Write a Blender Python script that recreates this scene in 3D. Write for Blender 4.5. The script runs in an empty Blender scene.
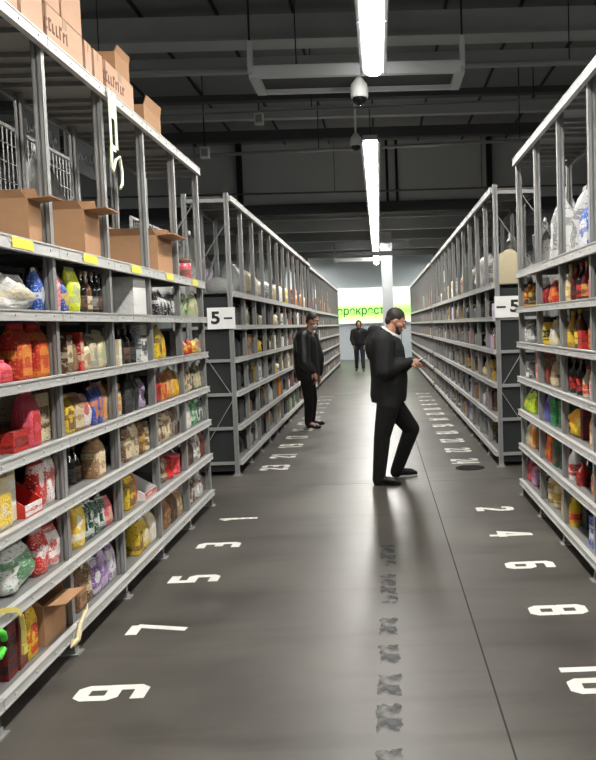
import bpy, bmesh, math, random
from mathutils import Vector, Matrix
random.seed(7)
R = random.Random(11)
scene = bpy.context.scene
col = scene.collection

# ------------------------------------------------------------------ camera
F, CX, CY, W, H = 860.0, 392.5, 380.0, 596, 760
CAM = Vector((0, 0, 1.6))
YAW, PITCH, ROLL = 0.013, -0.065, -0.032
_fw = Vector((math.sin(YAW)*math.cos(PITCH), math.cos(YAW)*math.cos(PITCH), math.sin(PITCH)))
_r = Vector((math.cos(YAW), -math.sin(YAW), 0)); _u = _r.cross(_fw)
CR = math.cos(ROLL)*_r + math.sin(ROLL)*_u
CU = -math.sin(ROLL)*_r + math.cos(ROLL)*_u
CW = _fw
cd = bpy.data.cameras.new('camera'); cam = bpy.data.objects.new('camera', cd); col.objects.link(cam)
cd.sensor_fit = 'VERTICAL'; cd.sensor_height = 36; cd.lens = F/H*36
cd.shift_x = -(CX-W/2)/H; cd.shift_y = (CY-H/2)/H
cd.clip_start = .05; cd.clip_end = 200
m = Matrix.Identity(4)
for i in range(3): m[i][0] = CR[i]; m[i][1] = CU[i]; m[i][2] = -CW[i]; m[i][3] = CAM[i]
cam.matrix_world = m
scene.camera = cam
def on(px, py, axis, v):
    """point where the ray through a photo pixel meets a world plane"""
    d = CR*((px-CX)/F) - CU*((py-CY)/F) + CW
    return CAM + d*((v-CAM[axis])/d[axis])
def y_at(px, X, Z):
    """depth at which the line (X, *, Z) crosses photo column px"""
    t = (px-CX)/F; a = CR - CW*t
    return -(a.x*(X-CAM.x) + a.z*(Z-CAM.z))/a.y

# ------------------------------------------------------------------ world and exposure
wd = bpy.data.worlds.new('world'); scene.world = wd; wd.use_nodes = True
wd.node_tree.nodes['Background'].inputs[0].default_value = (.8, .9, 1, 1)
wd.node_tree.nodes['Background'].inputs[1].default_value = .05
vs = scene.view_settings
vs.view_transform = 'Standard'; vs.look = 'None'; vs.gamma = 1; vs.use_curve_mapping = False
vs.exposure = 0.0
TUBE = 78.0

# ------------------------------------------------------------------ materials
def lin(h):
    h = h.lstrip('#'); out = []
    for i in (0, 2, 4):
        c = int(h[i:i+2], 16)/255
        out.append(c/12.92 if c <= .04045 else ((c+.055)/1.055)**2.4)
    return (*out, 1)
MATS = {}
def mat(name, hexc, rough=.6, metal=0, var=.0, scale=8, bump=0, emit=0, alpha=1, trans=0):
    if name in MATS: return MATS[name]
    M = bpy.data.materials.new(name); M.use_nodes = True; nt = M.node_tree
    b = nt.nodes['Principled BSDF']; c = lin(hexc)
    b.inputs['Base Color'].default_value = c; b.inputs['Roughness'].default_value = rough; b.inputs['Metallic'].default_value = metal
    if emit:
        b.inputs['Emission Color'].default_value = c; b.inputs['Emission Strength'].default_value = emit
    if trans: b.inputs['Transmission Weight'].default_value = trans
    if var or bump:
        tc = nt.nodes.new('ShaderNodeTexCoord'); n = nt.nodes.new('ShaderNodeTexNoise')
        n.inputs['Scale'].default_value = scale; n.inputs['Detail'].default_value = 6
        nt.links.new(tc.outputs['Object'], n.inputs['Vector'])
        if var:
            mx = nt.nodes.new('ShaderNodeMix'); mx.data_type = 'RGBA'
            mx.inputs[6].default_value = tuple(x*(1-var) for x in c[:3])+(1,)
            mx.inputs[7].default_value = tuple(min(1, x*(1+var)) for x in c[:3])+(1,)
            nt.links.new(n.outputs[0], mx.inputs[0]); nt.links.new(mx.outputs[2], b.inputs['Base Color'])
        if bump:
            bp = nt.nodes.new('ShaderNodeBump'); bp.inputs['Strength'].default_value = bump; bp.inputs['Distance'].default_value = .01
            nt.links.new(n.outputs[0], bp.inputs['Height']); nt.links.new(bp.outputs[0], b.inputs['Normal'])
    MATS[name] = M; return M
def obj_colour_mat(name, rough, pattern=True, coat=0):
    """packaging: the object's own colour with its ink colour printed over it"""
    M = bpy.data.materials.new(name); M.use_nodes = True; nt = M.node_tree; N = nt.nodes; L = nt.links
    b = N['Principled BSDF']; b.inputs['Roughness'].default_value = rough
    b.inputs['Coat Weight'].default_value = coat
    oi = N.new('ShaderNodeObjectInfo')
    if not pattern:
        L.new(oi.outputs['Color'], b.inputs['Base Color']); MATS[name] = M; return M
    at = N.new('ShaderNodeAttribute'); at.attribute_type = 'OBJECT'; at.attribute_name = 'ink'
    tc = N.new('ShaderNodeTexCoord')
    def mth(op, a, b=None, c=None):
        n = N.new('ShaderNodeMath'); n.operation = op
        for k, v in enumerate((a, b, c)):
            if v is None: continue
            if isinstance(v, (int, float)): n.inputs[k].default_value = v
            else: L.new(v, n.inputs[k])
        return n.outputs[0]
    sp = N.new('ShaderNodeSeparateXYZ'); L.new(tc.outputs['Generated'], sp.inputs[0]); rnd = oi.outputs['Random']
    gy, gz = sp.outputs[1], sp.outputs[2]
    # emblem: an oval somewhere on the front; band: a strip across the top or foot; print: small broken lines
    ey = mth('MULTIPLY', mth('SUBTRACT', gy, mth('MULTIPLY_ADD', rnd, .3, .35)), 2.3)
    ez = mth('MULTIPLY', mth('SUBTRACT', gz, mth('MULTIPLY_ADD', rnd, -.25, .62)), 3.2)
    emb = mth('LESS_THAN', mth('ADD', mth('MULTIPLY', ey, ey), mth('MULTIPLY', ez, ez)), mth('MULTIPLY_ADD', rnd, .35, .18))
    band = mth('GREATER_THAN', mth('PINGPONG', mth('MULTIPLY_ADD', gz, 1.3, mth('MULTIPLY', rnd, 5)), .5), .40)
    mp = N.new('ShaderNodeMapping'); mp.inputs['Scale'].default_value = (6, 11, 24)
    cmb = N.new('ShaderNodeCombineXYZ')
    for i in range(3): L.new(mth('MULTIPLY', rnd, 37.0), cmb.inputs[i])
    L.new(cmb.outputs[0], mp.inputs['Location']); L.new(tc.outputs['Generated'], mp.inputs['Vector'])
    vo = N.new('ShaderNodeTexNoise'); vo.inputs['Scale'].default_value = 1.0; vo.inputs['Detail'].default_value = 2
    L.new(mp.outputs[0], vo.inputs['Vector'])
    prt = mth('MULTIPLY', mth('GREATER_THAN', vo.outputs[0], .60), .75)
    msk = mth('ABSOLUTE', mth('SUBTRACT', mth('MAXIMUM', mth('MULTIPLY', emb, .9), mth('MULTIPLY', band, .8)), prt))
    rp = N.new('ShaderNodeClamp'); L.new(msk, rp.inputs[0])
    mx = N.new('ShaderNodeMix'); mx.data_type = 'RGBA'
    L.new(rp.outputs[0], mx.inputs[0]); L.new(oi.outputs['Color'], mx.inputs[6]); L.new(at.outputs['Color'], mx.inputs[7])
    L.new(mx.outputs[2], b.inputs['Base Color'])
    n2 = N.new('ShaderNodeTexNoise'); n2.inputs['Scale'].default_value = 9; L.new(tc.outputs['Generated'], n2.inputs['Vector'])
    bp = N.new('ShaderNodeBump'); bp.inputs['Strength'].default_value = .35; bp.inputs['Distance'].default_value = .02
    L.new(n2.outputs[0], bp.inputs['Height']); L.new(bp.outputs[0], b.inputs['Normal'])
    MATS[name] = M; return M
FILM = obj_colour_mat('printed_film', .32)
PAPER = obj_colour_mat('printed_card', .6)
PLAIN = obj_colour_mat('plain_colour', .5, False)
GLASS = obj_colour_mat('coloured_glass', .12, False, .5)

def floor_material():
    M = bpy.data.materials.new('polished_concrete'); M.use_nodes = True; nt = M.node_tree; N = nt.nodes; L = nt.links
    b = N['Principled BSDF']; tc = N.new('ShaderNodeTexCoord')
    n = N.new('ShaderNodeTexNoise'); n.inputs['Scale'].default_value = .9; n.inputs['Detail'].default_value = 9; n.inputs['Roughness'].default_value = .65
    L.new(tc.outputs['Object'], n.inputs['Vector'])
    r = N.new('ShaderNodeValToRGB'); e = r.color_ramp.elements
    e[0].position = .3; e[0].color = lin('#3e3a36'); e[1].position = .7; e[1].color = lin('#5e5a53')
    L.new(n.outputs[0], r.inputs[0])
    mp = N.new('ShaderNodeMapping'); mp.inputs['Scale'].default_value = (.35, 2.2, 1)     # tyre and trolley scuffs across the aisle
    L.new(tc.outputs['Object'], mp.inputs['Vector'])
    n2 = N.new('ShaderNodeTexNoise'); n2.inputs['Scale'].default_value = 2.2; n2.inputs['Detail'].default_value = 5
    L.new(mp.outputs[0], n2.inputs['Vector'])
    r2 = N.new('ShaderNodeValToRGB'); r2.color_ramp.elements[0].position = .52; r2.color_ramp.elements[1].position = .75
    L.new(n2.outputs[0], r2.inputs[0])
    mx = N.new('ShaderNodeMix'); mx.data_type = 'RGBA'; mx.inputs[7].default_value = lin('#2e2924')
    ml = N.new('ShaderNodeMath'); ml.operation = 'MULTIPLY'; ml.inputs[1].default_value = .55
    L.new(r2.outputs[0], ml.inputs[0]); L.new(ml.outputs[0], mx.inputs[0]); L.new(r.outputs[0], mx.inputs[6])
    L.new(mx.outputs[2], b.inputs['Base Color'])
    mr = N.new('ShaderNodeMapRange'); mr.inputs['To Min'].default_value = .26; mr.inputs['To Max'].default_value = .52
    L.new(n.outputs[0], mr.inputs['Value']); L.new(mr.outputs[0], b.inputs['Roughness'])
    bp = N.new('ShaderNodeBump'); bp.inputs['Strength'].default_value = .06; bp.inputs['Distance'].default_value = .01
    L.new(n.outputs[0], bp.inputs['Height']); L.new(bp.outputs[0], b.inputs['Normal'])
    return M
FLOOR = floor_material()
STEEL = mat('galvanised_steel', '#9c9c9a', .42, .35, .12, 14)
POST = mat('upright_steel', '#949492', .45, .3, .1, 20)
BEAM = mat('pale_beam_paint', '#bdbdba', .45, .1, .06, 10)
SHELF = mat('shelf_sheet', '#7c7c7a', .5, .25, .1, 10)
BACK_SHADE = mat('back_shade_dark', '#2a2d2e', .7, .1, .1, 6)  # dark colour stands in for the shade behind the shelves
DARK = mat('dark_steel', '#1f2122', .6, .3)
CEIL = mat('dark_ceiling_sheet', '#868a8b', .8, 0, .12, 2)
CEILB = mat('ceiling_beam_paint', '#b4b8b9', .7, 0, .1, 3)
GREYW = mat('grey_wall_panel', '#8a8f91', .8, 0, .06, 1)
KRAFT = mat('kraft_board', '#a9805c', .75, 0, .12, 6)
KRAFTP = mat('pink_kraft_board', '#c09a80', .75, 0, .08, 6)
TAPE = mat('brown_tape', '#94704c', .3)
PRINT = mat('carton_ink', '#6a4a3a', .7, 0, .3, 20)
WHITE = mat('white_plastic', '#e8e8e6', .4)
PAINT = mat('white_floor_paint', '#e4e2dc', .55, 0, .1, 40)
YELLOW = mat('yellow_sticker', '#e6d84a', .5)
INK = mat('black_ink', '#151515', .6)

# ------------------------------------------------------------------ mesh helpers
class MB:
    def __init__(s): s.v = []; s.f = []; s.sm = []
    def box(s, x0, x1, y0, y1, z0, z1):
        n = len(s.v); x0, x1 = min(x0, x1), max(x0, x1)
        s.v += [(x, y, z) for z in (z0, z1) for y in (y0, y1) for x in (x0, x1)]
        for q in ((0, 2, 3, 1), (4, 5, 7, 6), (0, 1, 5, 4), (2, 6, 7, 3), (0, 4, 6, 2), (1, 3, 7, 5)): s.f.append(tuple(n+i for i in q)); s.sm.append(False)
        return s
    def bar(s, a, b, w, h):
        a = Vector(a); b = Vector(b); d = (b-a).normalized()
        u = Vector((0, 0, 1)) if abs(d.z) < .95 else Vector((1, 0, 0))
        sx = d.cross(u).normalized(); sy = sx.cross(d).normalized(); n = len(s.v)
        for p in (a, b):
            for i, j in ((-1, -1), (1, -1), (1, 1), (-1, 1)): s.v.append(tuple(p+sx*(i*w/2)+sy*(j*h/2)))
        for q in ((3, 2, 1, 0), (4, 5, 6, 7), (0, 1, 5, 4), (1, 2, 6, 5), (2, 3, 7, 6), (3, 0, 4, 7)): s.f.append(tuple(n+i for i in q)); s.sm.append(False)
        return s
    def tube(s, pts, r, seg=8, caps=True):
        pts = [Vector(p) for p in pts]; rs = r if isinstance(r, (list, tuple)) else [r]*len(pts); n = len(s.v)
        for k, p in enumerate(pts):
            d = (pts[min(k+1, len(pts)-1)]-pts[max(k-1, 0)]).normalized()
            u = Vector((0, 0, 1)) if abs(d.z) < .95 else Vector((1, 0, 0))
            a = d.cross(u).normalized(); b = d.cross(a)
            for i in range(seg):
                t = 2*math.pi*i/seg; s.v.append(tuple(p+(a*math.cos(t)+b*math.sin(t))*rs[k]))
        for k in range(len(pts)-1):
            for i in range(seg):
                j = (i+1) % seg; s.f.append((n+k*seg+i, n+k*seg+j, n+(k+1)*seg+j, n+(k+1)*seg+i)); s.sm.append(True)
        if caps:
            s.f.append(tuple(n+i for i in range(seg))[::-1]); s.sm.append(False)
            s.f.append(tuple(n+(len(pts)-1)*seg+i for i in range(seg))); s.sm.append(False)
        return s
    def lathe(s, prof, seg=14, cx=0, cy=0, cap0=True, cap1=True):
        n = len(s.v)
        for r, z in prof:
            for i in range(seg):
                t = 2*math.pi*i/seg; s.v.append((cx+r*math.cos(t), cy+r*math.sin(t), z))
        for k in range(len(prof)-1):
            for i in range(seg):
                j = (i+1) % seg; s.f.append((n+k*seg+i, n+k*seg+j, n+(k+1)*seg+j, n+(k+1)*seg+i)); s.sm.append(True)
        if cap0: s.f.append(tuple(n+i for i in range(seg))[::-1]); s.sm.append(False)
        if cap1: s.f.append(tuple(n+(len(prof)-1)*seg+i for i in range(seg))); s.sm.append(False)
        return s
    def loft(s, rings, caps=True, smooth=True):
        n = len(s.v); k = len(rings[0])
        for r in rings: s.v += [tuple(p) for p in r]
        for a in range(len(rings)-1):
            for i in range(k):
                j = (i+1) % k; s.f.append((n+a*k+i, n+a*k+j, n+(a+1)*k+j, n+(a+1)*k+i)); s.sm.append(smooth)
        if caps:
            s.f.append(tuple(n+i for i in range(k))[::-1]); s.sm.append(False)
            s.f.append(tuple(n+(len(rings)-1)*k+i for i in range(k))); s.sm.append(False)
        return s
    def quad(s, a, b, c, d):
        n = len(s.v); s.v += [tuple(a), tuple(b), tuple(c), tuple(d)]; s.f.append((n, n+1, n+2, n+3)); s.sm.append(False); return s
    def mesh(s, name, material):
        me = bpy.data.meshes.new(name); me.from_pydata(s.v, [], s.f); me.polygons.foreach_set('use_smooth', s.sm)
        me.materials.append(material); me.update(); return me
    def build(s, name, material, parent=None, loc=(0, 0, 0), rz=0):
        return add(name, s.mesh(name, material), parent, loc, rz)
def add(name, me, parent=None, loc=(0, 0, 0), rz=0, scale=None):
    o = bpy.data.objects.new(name, me); col.objects.link(o); o.parent = parent
    o.location = loc; o.rotation_euler = (0, 0, rz)
    if scale: o.scale = scale
    return o
def tag(o, label=None, cat=None, group=None, kind=None):
    if label: o['label'] = label
    if cat: o['category'] = cat
    if group: o['group'] = group
    if kind: o['kind'] = kind
    return o
def struct(o, label, cat): return tag(o, label, cat, kind='structure')
def ribbon(mb, pts, w, z, closed=False):
    """flat stroke of width w along a 2D polyline, mitred"""
    P = [Vector(p).to_3d() for p in pts]; n = len(P); L = []; Rr = []
    for i in range(n):
        if closed: a, b = P[i-1], P[(i+1) % n]
        else: a, b = P[max(i-1, 0)], P[min(i+1, n-1)]
        d0 = (P[i]-a).normalized() if (P[i]-a).length > 1e-6 else (b-P[i]).normalized()
        d1 = (b-P[i]).normalized() if (b-P[i]).length > 1e-6 else d0
        t = (d0+d1).normalized(); nn = Vector((-t.y, t.x, 0)); k = w/2/max(.45, nn.dot(Vector((-d0.y, d0.x, 0))))
        L.append(P[i]+nn*k); Rr.append(P[i]-nn*k)
    for i in range(n if closed else n-1):
        j = (i+1) % n
        mb.quad((Rr[i].x, Rr[i].y, z), (Rr[j].x, Rr[j].y, z), (L[j].x, L[j].y, z), (L[i].x, L[i].y, z))
def text_mesh(s, size, name, material, depth=.0, bold=0):
    cu = bpy.data.curves.new(name, 'FONT'); cu.body = s; cu.size = size; cu.align_x = 'CENTER'; cu.align_y = 'CENTER'; cu.extrude = depth; cu.offset = bold
    t = bpy.data.objects.new(name, cu); col.objects.link(t)
    me = bpy.data.meshes.new_from_object(t.evaluated_get(bpy.context.evaluated_depsgraph_get())); me.name = name
    me.materials.clear(); me.materials.append(material)
    bpy.data.objects.remove(t); bpy.data.curves.remove(cu); return me

# ------------------------------------------------------------------ the setting
XL, XR, YE, BAY, ZT = -1.578, 1.262, 7.77, .88, 3.0
Y2, Y3, Y4 = 9.346, 20.5, 34.6
XW0, XW1, YB0, YB1 = -8.5, 8.5, -3.0, 40.0
DEP = .5
ZC = 5.75
fl = MB().box(XW0, XW1, YB0, YB1, -.2, 0).build('floor', FLOOR); struct(fl, 'dark polished concrete floor of the aisle', 'floor')
JOINT = mat('joint_filler', '#24211f', .8)
MB().box(.443, .451, YB0, YB1, -.01, .0012).build('expansion_joint', JOINT, fl)
MB().box(XW0, XW1, 8.62, 8.632, -.01, .001).build('expansion_joint', mat('thin_joint', '#4c4946', .5), fl)
MB().box(XW0, XW1, 20.2, 20.215, -.01, .001).build('expansion_joint', MATS['thin_joint'], fl)
w = MB().box(XW0-.2, XW0, YB0, YB1, 0, ZC).build('wall_left', GREYW); struct(w, 'grey panelled side wall behind the left racks', 'wall')
w = MB().box(XW1, XW1+.2, YB0, YB1, 0, ZC).build('wall_right', GREYW); struct(w, 'grey panelled side wall behind the right racks', 'wall')
w = MB().box(XW0, XW1, YB0-.2, YB0, 0, ZC).build('wall_back', GREYW); struct(w, 'grey wall at the near end of the warehouse', 'wall')
w = MB().box(XW0, XW1, YB1, YB1+.2, 0, ZC).build('wall_front', mat('pale_end_wall', '#c9d3d8', .6, 0, .05, 1)); struct(w, 'pale blue-grey end wall under the lit banner', 'wall')
for i in range(-4, 5):      # joints of the end wall's panels
    MB().box(i*1.0-.02, i*1.0+.02, YB1-.015, YB1, 0, 1.62).build('panel_joint', mat('panel_joint_grey', '#6f8292', .6), w)
MB().box(XW0, XW1, YB1-.04, YB1, 1.60, 1.68).build('panel_rail', mat('panel_rail_white', '#dfe6e8', .5), w)
c = MB().box(XW0, XW1, YB0, 20.0, ZC, ZC+.2).build('ceiling', CEIL); struct(c, 'dark high ceiling above the front racks', 'ceiling')
for k in range(-8, 9):      # seams of the roof sheets
    MB().box(k*1.0-.02, k*1.0+.02, YB0, 20, ZC-.03, ZC).build('roof_seam', DARK, c)
c2 = MB().box(XW0, XW1, 20.0, YB1, 4.75, 4.95).build('ceiling.001', CEIL); struct(c2, 'lower grey ceiling over the far half of the aisle', 'ceiling')
bk = MB().box(XW0, XW1, 19.8, 20.0, 4.38, ZC).build('trim_1', mat('bulkhead_panel', '#c4c8c9', .8, 0, .05, 1)); struct(bk, 'grey bulkhead panel stepping the ceiling down', 'bulkhead')
MB().box(XW0, XW1, 19.7, 20.1, 4.14, 4.38).build('lower_beam', mat('dark_beam', '#303334', .7), bk)
for x in (-3.05, 2.6): MB().box(x-.06, x+.06, 19.66, 19.8, 4.2, ZC).build('down_pipe', DARK, bk)
for x in (.28, .5): MB().box(x-.03, x+.03, 19.74, 19.8, 4.2, ZC).build('conduit', DARK, bk)
b = MB().box(-7.5, 4.0, 11.35, 11.6, 5.3, 5.62).box(-7.5, 4.0, 11.28, 11.68, 5.28, 5.31).build('trim_2', CEILB); struct(b, 'broad grey ceiling beam crossing above the aisle', 'beam')
b = MB().box(XW0, XW1, 3.4, 3.65, 5.3, 5.62).build('trim_3', CEILB); struct(b, 'grey ceiling beam near the camera overhead', 'beam')
nb = 4
for y, z0, z1 in ((12.6, 5.25, 5.45), (13.6, 5.1, 5.2), (15.6, 5.3, 5.5), (17.6, 5.35, 5.55)):
    b = MB().box(XW0, XW1, y-.08, y+.08, z0, z1).build('trim_%d' % nb, mat('purlin_grey', '#4a4d4f', .7) if nb % 2 else CEILB); nb += 1
    struct(b, 'dark secondary steel purlin under the high ceiling', 'beam'); b['group'] = 'purlins under the high ceiling'
for y in (23, 26, 29, 32.5, 36):
    b = MB().box(XW0, XW1, y-.12, y+.12, 4.42, 4.75).build('trim_%d' % nb, CEILB if nb % 2 else CEIL); nb += 1
    struct(b, 'grey cross beam under the low far ceiling', 'beam'); b['group'] = 'beams under the far ceiling'
# cable conduits spanning the hall, seen against the dark roof
def conduit(pa, pb, Y, r, label, m=STEEL):
    a = on(*pa, 1, Y); c_ = on(*pb, 1, Y); d = (c_-a)/(c_.x-a.x)
    p0 = a+d*(-6.5-a.x); p1 = a+d*(6.5-a.x)
    z = (p0.z+p1.z)/2; sag = (p1.z-p0.z)/2*.5
    t = MB().tube([(p0.x, Y, z-sag), (0, Y, z-.02), (p1.x, Y, z+sag)], r, 8).build('cable_conduit', m)
    # hangers up to the roof
    for hx in (-4, -.9, 2.4):
        MB().tube([(hx, Y, z), (hx, Y, ZC)], .008, 6).build('hanger_rod', DARK, t)
    tag(t, label, 'pipe'); return t
conduit((200, 158), (350, 148), 14.3, .028, 'thin pale cable conduit strung across below the roof, above the bulkhead')
conduit((150, 70), (250, 68), 10.6, .03, 'thin grey pipe running beside the hanging frame', mat('grey_pipe', '#a2a6a8', .5))
conduit((170, 118), (300, 110), 13.0, .015, 'thin dim pipe crossing behind the dome camera', mat('dim_pipe', '#85898b', .5))
conduit((180, 195), (300, 192), 19.5, .02, 'faint pipe running along the grey bulkhead', mat('dim_pipe2', '#5d6163', .5))

# ------------------------------------------------------------------ lit banner on the end wall
def banner_mat():
    M = bpy.data.materials.new('backlit_film'); M.use_nodes = True; nt = M.node_tree; N = nt.nodes; L = nt.links
    b = N['Principled BSDF']; tc = N.new('ShaderNodeTexCoord'); sp = N.new('ShaderNodeSeparateXYZ'); L.new(tc.outputs['Generated'], sp.inputs[0])
    r = N.new('ShaderNodeValToRGB'); e = r.color_ramp.elements      # printed film: white over a green band
    e[0].position = 0; e[0].color = lin('#d4f0c8'); e[1].position = 1; e[1].color = lin('#ffffff')
    for p, h in ((.16, '#b9ea8c'), (.30, '#9be060'), (.46, '#b4ec88'), (.62, '#f4fdf0')):
        q = e.new(p); q.color = lin(h)
    L.new(sp.outputs[2], r.inputs[0]); L.new(r.outputs[0], b.inputs['Emission Color']); b.inputs['Emission Strength'].default_value = 1.25
    L.new(r.outputs[0], b.inputs['Base Color']); return M
bz0, bz1 = 1.70, 3.30
bn = bpy.data.objects.new('banner', None); col.objects.link(bn); bn.location = (-.3, YB1-.1, bz0)
tag(bn, 'long backlit white and green banner on the end wall', 'banner')
MB().box(-4.2, 3.4, -.02, .02, 0, bz1-bz0).build('lit_panel', banner_mat(), bn)
MB().box(-4.25, 3.45, -.03, .06, bz1-bz0, bz1-bz0+.05).box(-4.25, 3.45, -.03, .06, -.05, 0).build('banner_frame', WHITE, bn)
# visible letters run from photo column 337 to 383
xa = on(337, 312, 1, YB1-.13).x; xb = on(384, 309, 1, YB1-.13).x
tme = text_mesh('перекресток', .62, 'banner_lettering', mat('banner_green', '#15703a', .5, emit=.1), .004, .008)
xs = [v.co.x for v in tme.vertices]; wtx = max(xs)-min(xs)
per = (xb-xa)/8.0*11
t = add('lettering', tme, bn); t.scale = (per/wtx, .86, 1); t.rotation_euler = (math.pi/2, 0, 0)
t.location = (xa-per/11+per/2 - bn.location.x, -.03, on(360, 311, 1, YB1-.13).z-bz0)

# ------------------------------------------------------------------ ceiling lights
def tube_mat():
    return mat('lit_diffuser', '#fffcf6', .4, emit=TUBE)
def light_unit(x, y0, y1, z, label):
    ln = y1-y0
    e = bpy.data.objects.new('strip_light', None); col.objects.link(e); e.location = (x, y0, z)
    tag(e, label, 'ceiling light', 'linear strip lights above the aisle')
    key = ('lu', round(ln, 2))
    if key not in MESH:
        MESH[key] = (MB().box(-.10, .10, 0, ln, .03, .10).box(-.13, -.10, 0, ln, .0, .05).box(.10, .13, 0, ln, .0, .05).mesh('light_housing', mat('housing_white', '#8d9294', .5)),
                     MB().loft([[(.085*math.cos(math.pi+math.pi*i/8), yy, .03+.05*math.sin(math.pi+math.pi*i/8)) for i in range(9)] for yy in (.02, ln-.02)]).mesh('light_diffuser', tube_mat()),
                     MB().tube([(0, .2, .1), (0, .2, .5)], .006, 6).tube([(0, ln-.2, .1), (0, ln-.2, .5)], .006, 6).mesh('suspension_wire', DARK))
    a, d, w_ = MESH[key]
    add('housing', a, e); add('diffuser', d, e); add('suspension_wire', w_, e)
MESH = {}
ys = [8.83-1.53*k for k in range(1, 8)]
names = ['hanging over the cross aisle', 'second from the cross aisle overhead', 'third overhead', 'fourth overhead', 'fifth overhead', 'sixth overhead', 'seventh overhead']
for y, nm in zip(ys, names): light_unit(.02, y, y+1.51, 4.1, 'white strip light %s, near run' % nm)
ordn = ['first', 'second', 'third', 'fourth', 'fifth', 'sixth', 'seventh', 'eighth', 'ninth', 'tenth', 'eleventh', 'twelfth', 'thirteenth', 'fourteenth', 'fifteenth', 'sixteenth']
for k in range(15):
    y = 12.0+k*1.6; light_unit(-.045, y, y+1.57, 4.1, 'white strip light, %s along the far glowing line' % ordn[k])

for x, nm in ((-3.4, 'left of the far aisle end'), (3.1, 'right of the far aisle end')):  # lamps added behind the racks to brighten the far end
    for k in range(3): light_unit(x, 35.0+k*1.55, 36.5+k*1.55, 4.25, 'added white strip light %s, %s from the portal' % (nm, ordn[k]))
for x, nm in ((-4.1, 'left'), (3.8, 'right')):      # unseen runs added to light the goods behind the racks
    for k in range(5): light_unit(x, 8.83-1.53*(k+1), 8.83-1.53*k-.02, 4.1, 'unseen added strip light over the next aisle on the %s, %s from the cross aisle' % (nm, ordn[k]))
# ------------------------------------------------------------------ hanging frames and cameras
def hanging_frame(y0, y1, x0, x1, z, label):
    e = bpy.data.objects.new('ceiling_gantry', None); col.objects.link(e); e.location = ((x0+x1)/2, (y0+y1)/2, z)
    tag(e, label, 'ceiling frame', 'hanging grey frames')
    hw = (x1-x0)/2; hd = (y1-y0)/2; FR = mat('frame_grey', '#c4c8ca', .5)
    MB().box(-hw, hw, -hd-.04, -hd+.04, -.05, .07).build('near_rail', FR, e)
    MB().box(-hw, hw, hd-.025, hd+.025, -.03, .02).build('far_rail', FR, e)
    for s in (-1, 1):
        MB().box(s*hw-.05, s*hw+.05, -hd+.04, hd+.02, -.035, .03).build('end_rail', FR, e)
        MB().bar((s*(hw+.02), -hd, 0), (s*(hw+.02), -hd-.02, .32), .10, .05).build('hanger_bracket', FR, e)
        MB().tube([(s*(hw+.02), -hd-.02, .3), (s*(hw+.02), -hd-.02, ZC-z if y0 < 19 else .6)], .012, 6).build('hanger_rod', DARK, e)
    MB().box(-hw+.05, hw-.05, -hd+.04, hd-.025, .02, .03).build('panel', mat('frame_panel', '#3d4041', .7), e)
p0 = on(252, 72, 2, 4.27); p1 = on(460, 69, 2, 4.27); p2 = on(262, 92, 2, 4.27)
hanging_frame((p0.y+p1.y)/2, p2.y, p0.x, p1.x, 4.27, 'wide grey frame hanging above the cross aisle, near the bright strip')
q0 = on(345, 257, 2, 4.2); hanging_frame(31.0, 31.7, -1.5, .5, 3.92, 'small far grey frame hanging over the distant aisle')
def dome_camera(px, py, Y, s, label, top):
    c_ = on(px, py, 1, Y); e = bpy.data.objects.new('dome_camera', None); col.objects.link(e); e.location = c_; rod = top-c_.z
    tag(e, label, 'camera')
    MB().lathe([(.04*s, .22*s), (.05*s, .2*s), (.09*s, .15*s), (.10*s, .10*s), (.10*s, .02*s), (.095*s, .0)], 18).build('housing', WHITE, e)
    MB().lathe([(.001, -.085*s), (.035*s, -.078*s), (.065*s, -.055*s), (.08*s, -.02*s), (.082*s, 0)], 18).build('dome', mat('smoked_dome', '#0b0c0d', .08), e)
    MB().tube([(0, 0, .2*s), (0, 0, rod)], .02*s, 8).build('bracket', WHITE, e)
dome_camera(359.5, 98, 9.35, .95, 'white dome camera hanging under the grey frame', 4.24)
dome_camera(356, 146, 13.9, .9, 'smaller dome camera at the start of the far light line', ZC)
def spot_box(px, py, Y, label):
    c_ = on(px, py, 1, Y); e = bpy.data.objects.new('ceiling_speaker', None); col.objects.link(e); e.location = c_; tag(e, label, 'speaker')
    MB().box(-.07, .07, -.05, .05, -.09, .09).build('case', WHITE, e); MB().box(-.05, .05, -.055, -.05, -.06, .06).build('grille', STEEL, e)
    MB().tube([(0, 0, .09), (0, 0, ZC-c_.z)], .01, 6).build('rod', DARK, e)
spot_box(259, 119, 14.0, 'small white box hanging under the roof left of the frame')
spot_box(205, 153, 14.2, 'tiny pale junction box on the conduit near the left racks')
# portal frame between the second and third racks
pf = bpy.data.objects.new('portal_frame', None); col.objects.link(pf); pf.location = (-.16, 20.2, 0)
tag(pf, 'dark steel portal framing the gap between middle and far racks', 'portal frame')
for s in (-1, 1): MB().box(s*1.52-.06, s*1.52+.06, -.06, .06, 0, 3.2).build('post', DARK, pf)
MB().box(-1.58, 1.58, -.06, .06, 3.2, 3.3).build('crossbar', DARK, pf)
pc = on(386.5, 260, 1, 27)
cl = bpy.data.objects.new('column', None); col.objects.link(cl); cl.location = (pc.x, 27, 0)
tag(cl, 'pale steel building column standing at the far aisle', 'column', kind='structure')
CLM = mat('column_paint', '#b4babc', .5)
MB().box(-.17, .17, -.17, -.14, 0, 4.45).box(-.17, .17, .14, .17, 0, 4.45).box(-.012, .012, -.14, .14, 0, 4.45).build('shaft', CLM, cl)
MB().box(-.26, .26, -.26, .26, 0, .03).build('base_plate', DARK, cl)

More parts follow.
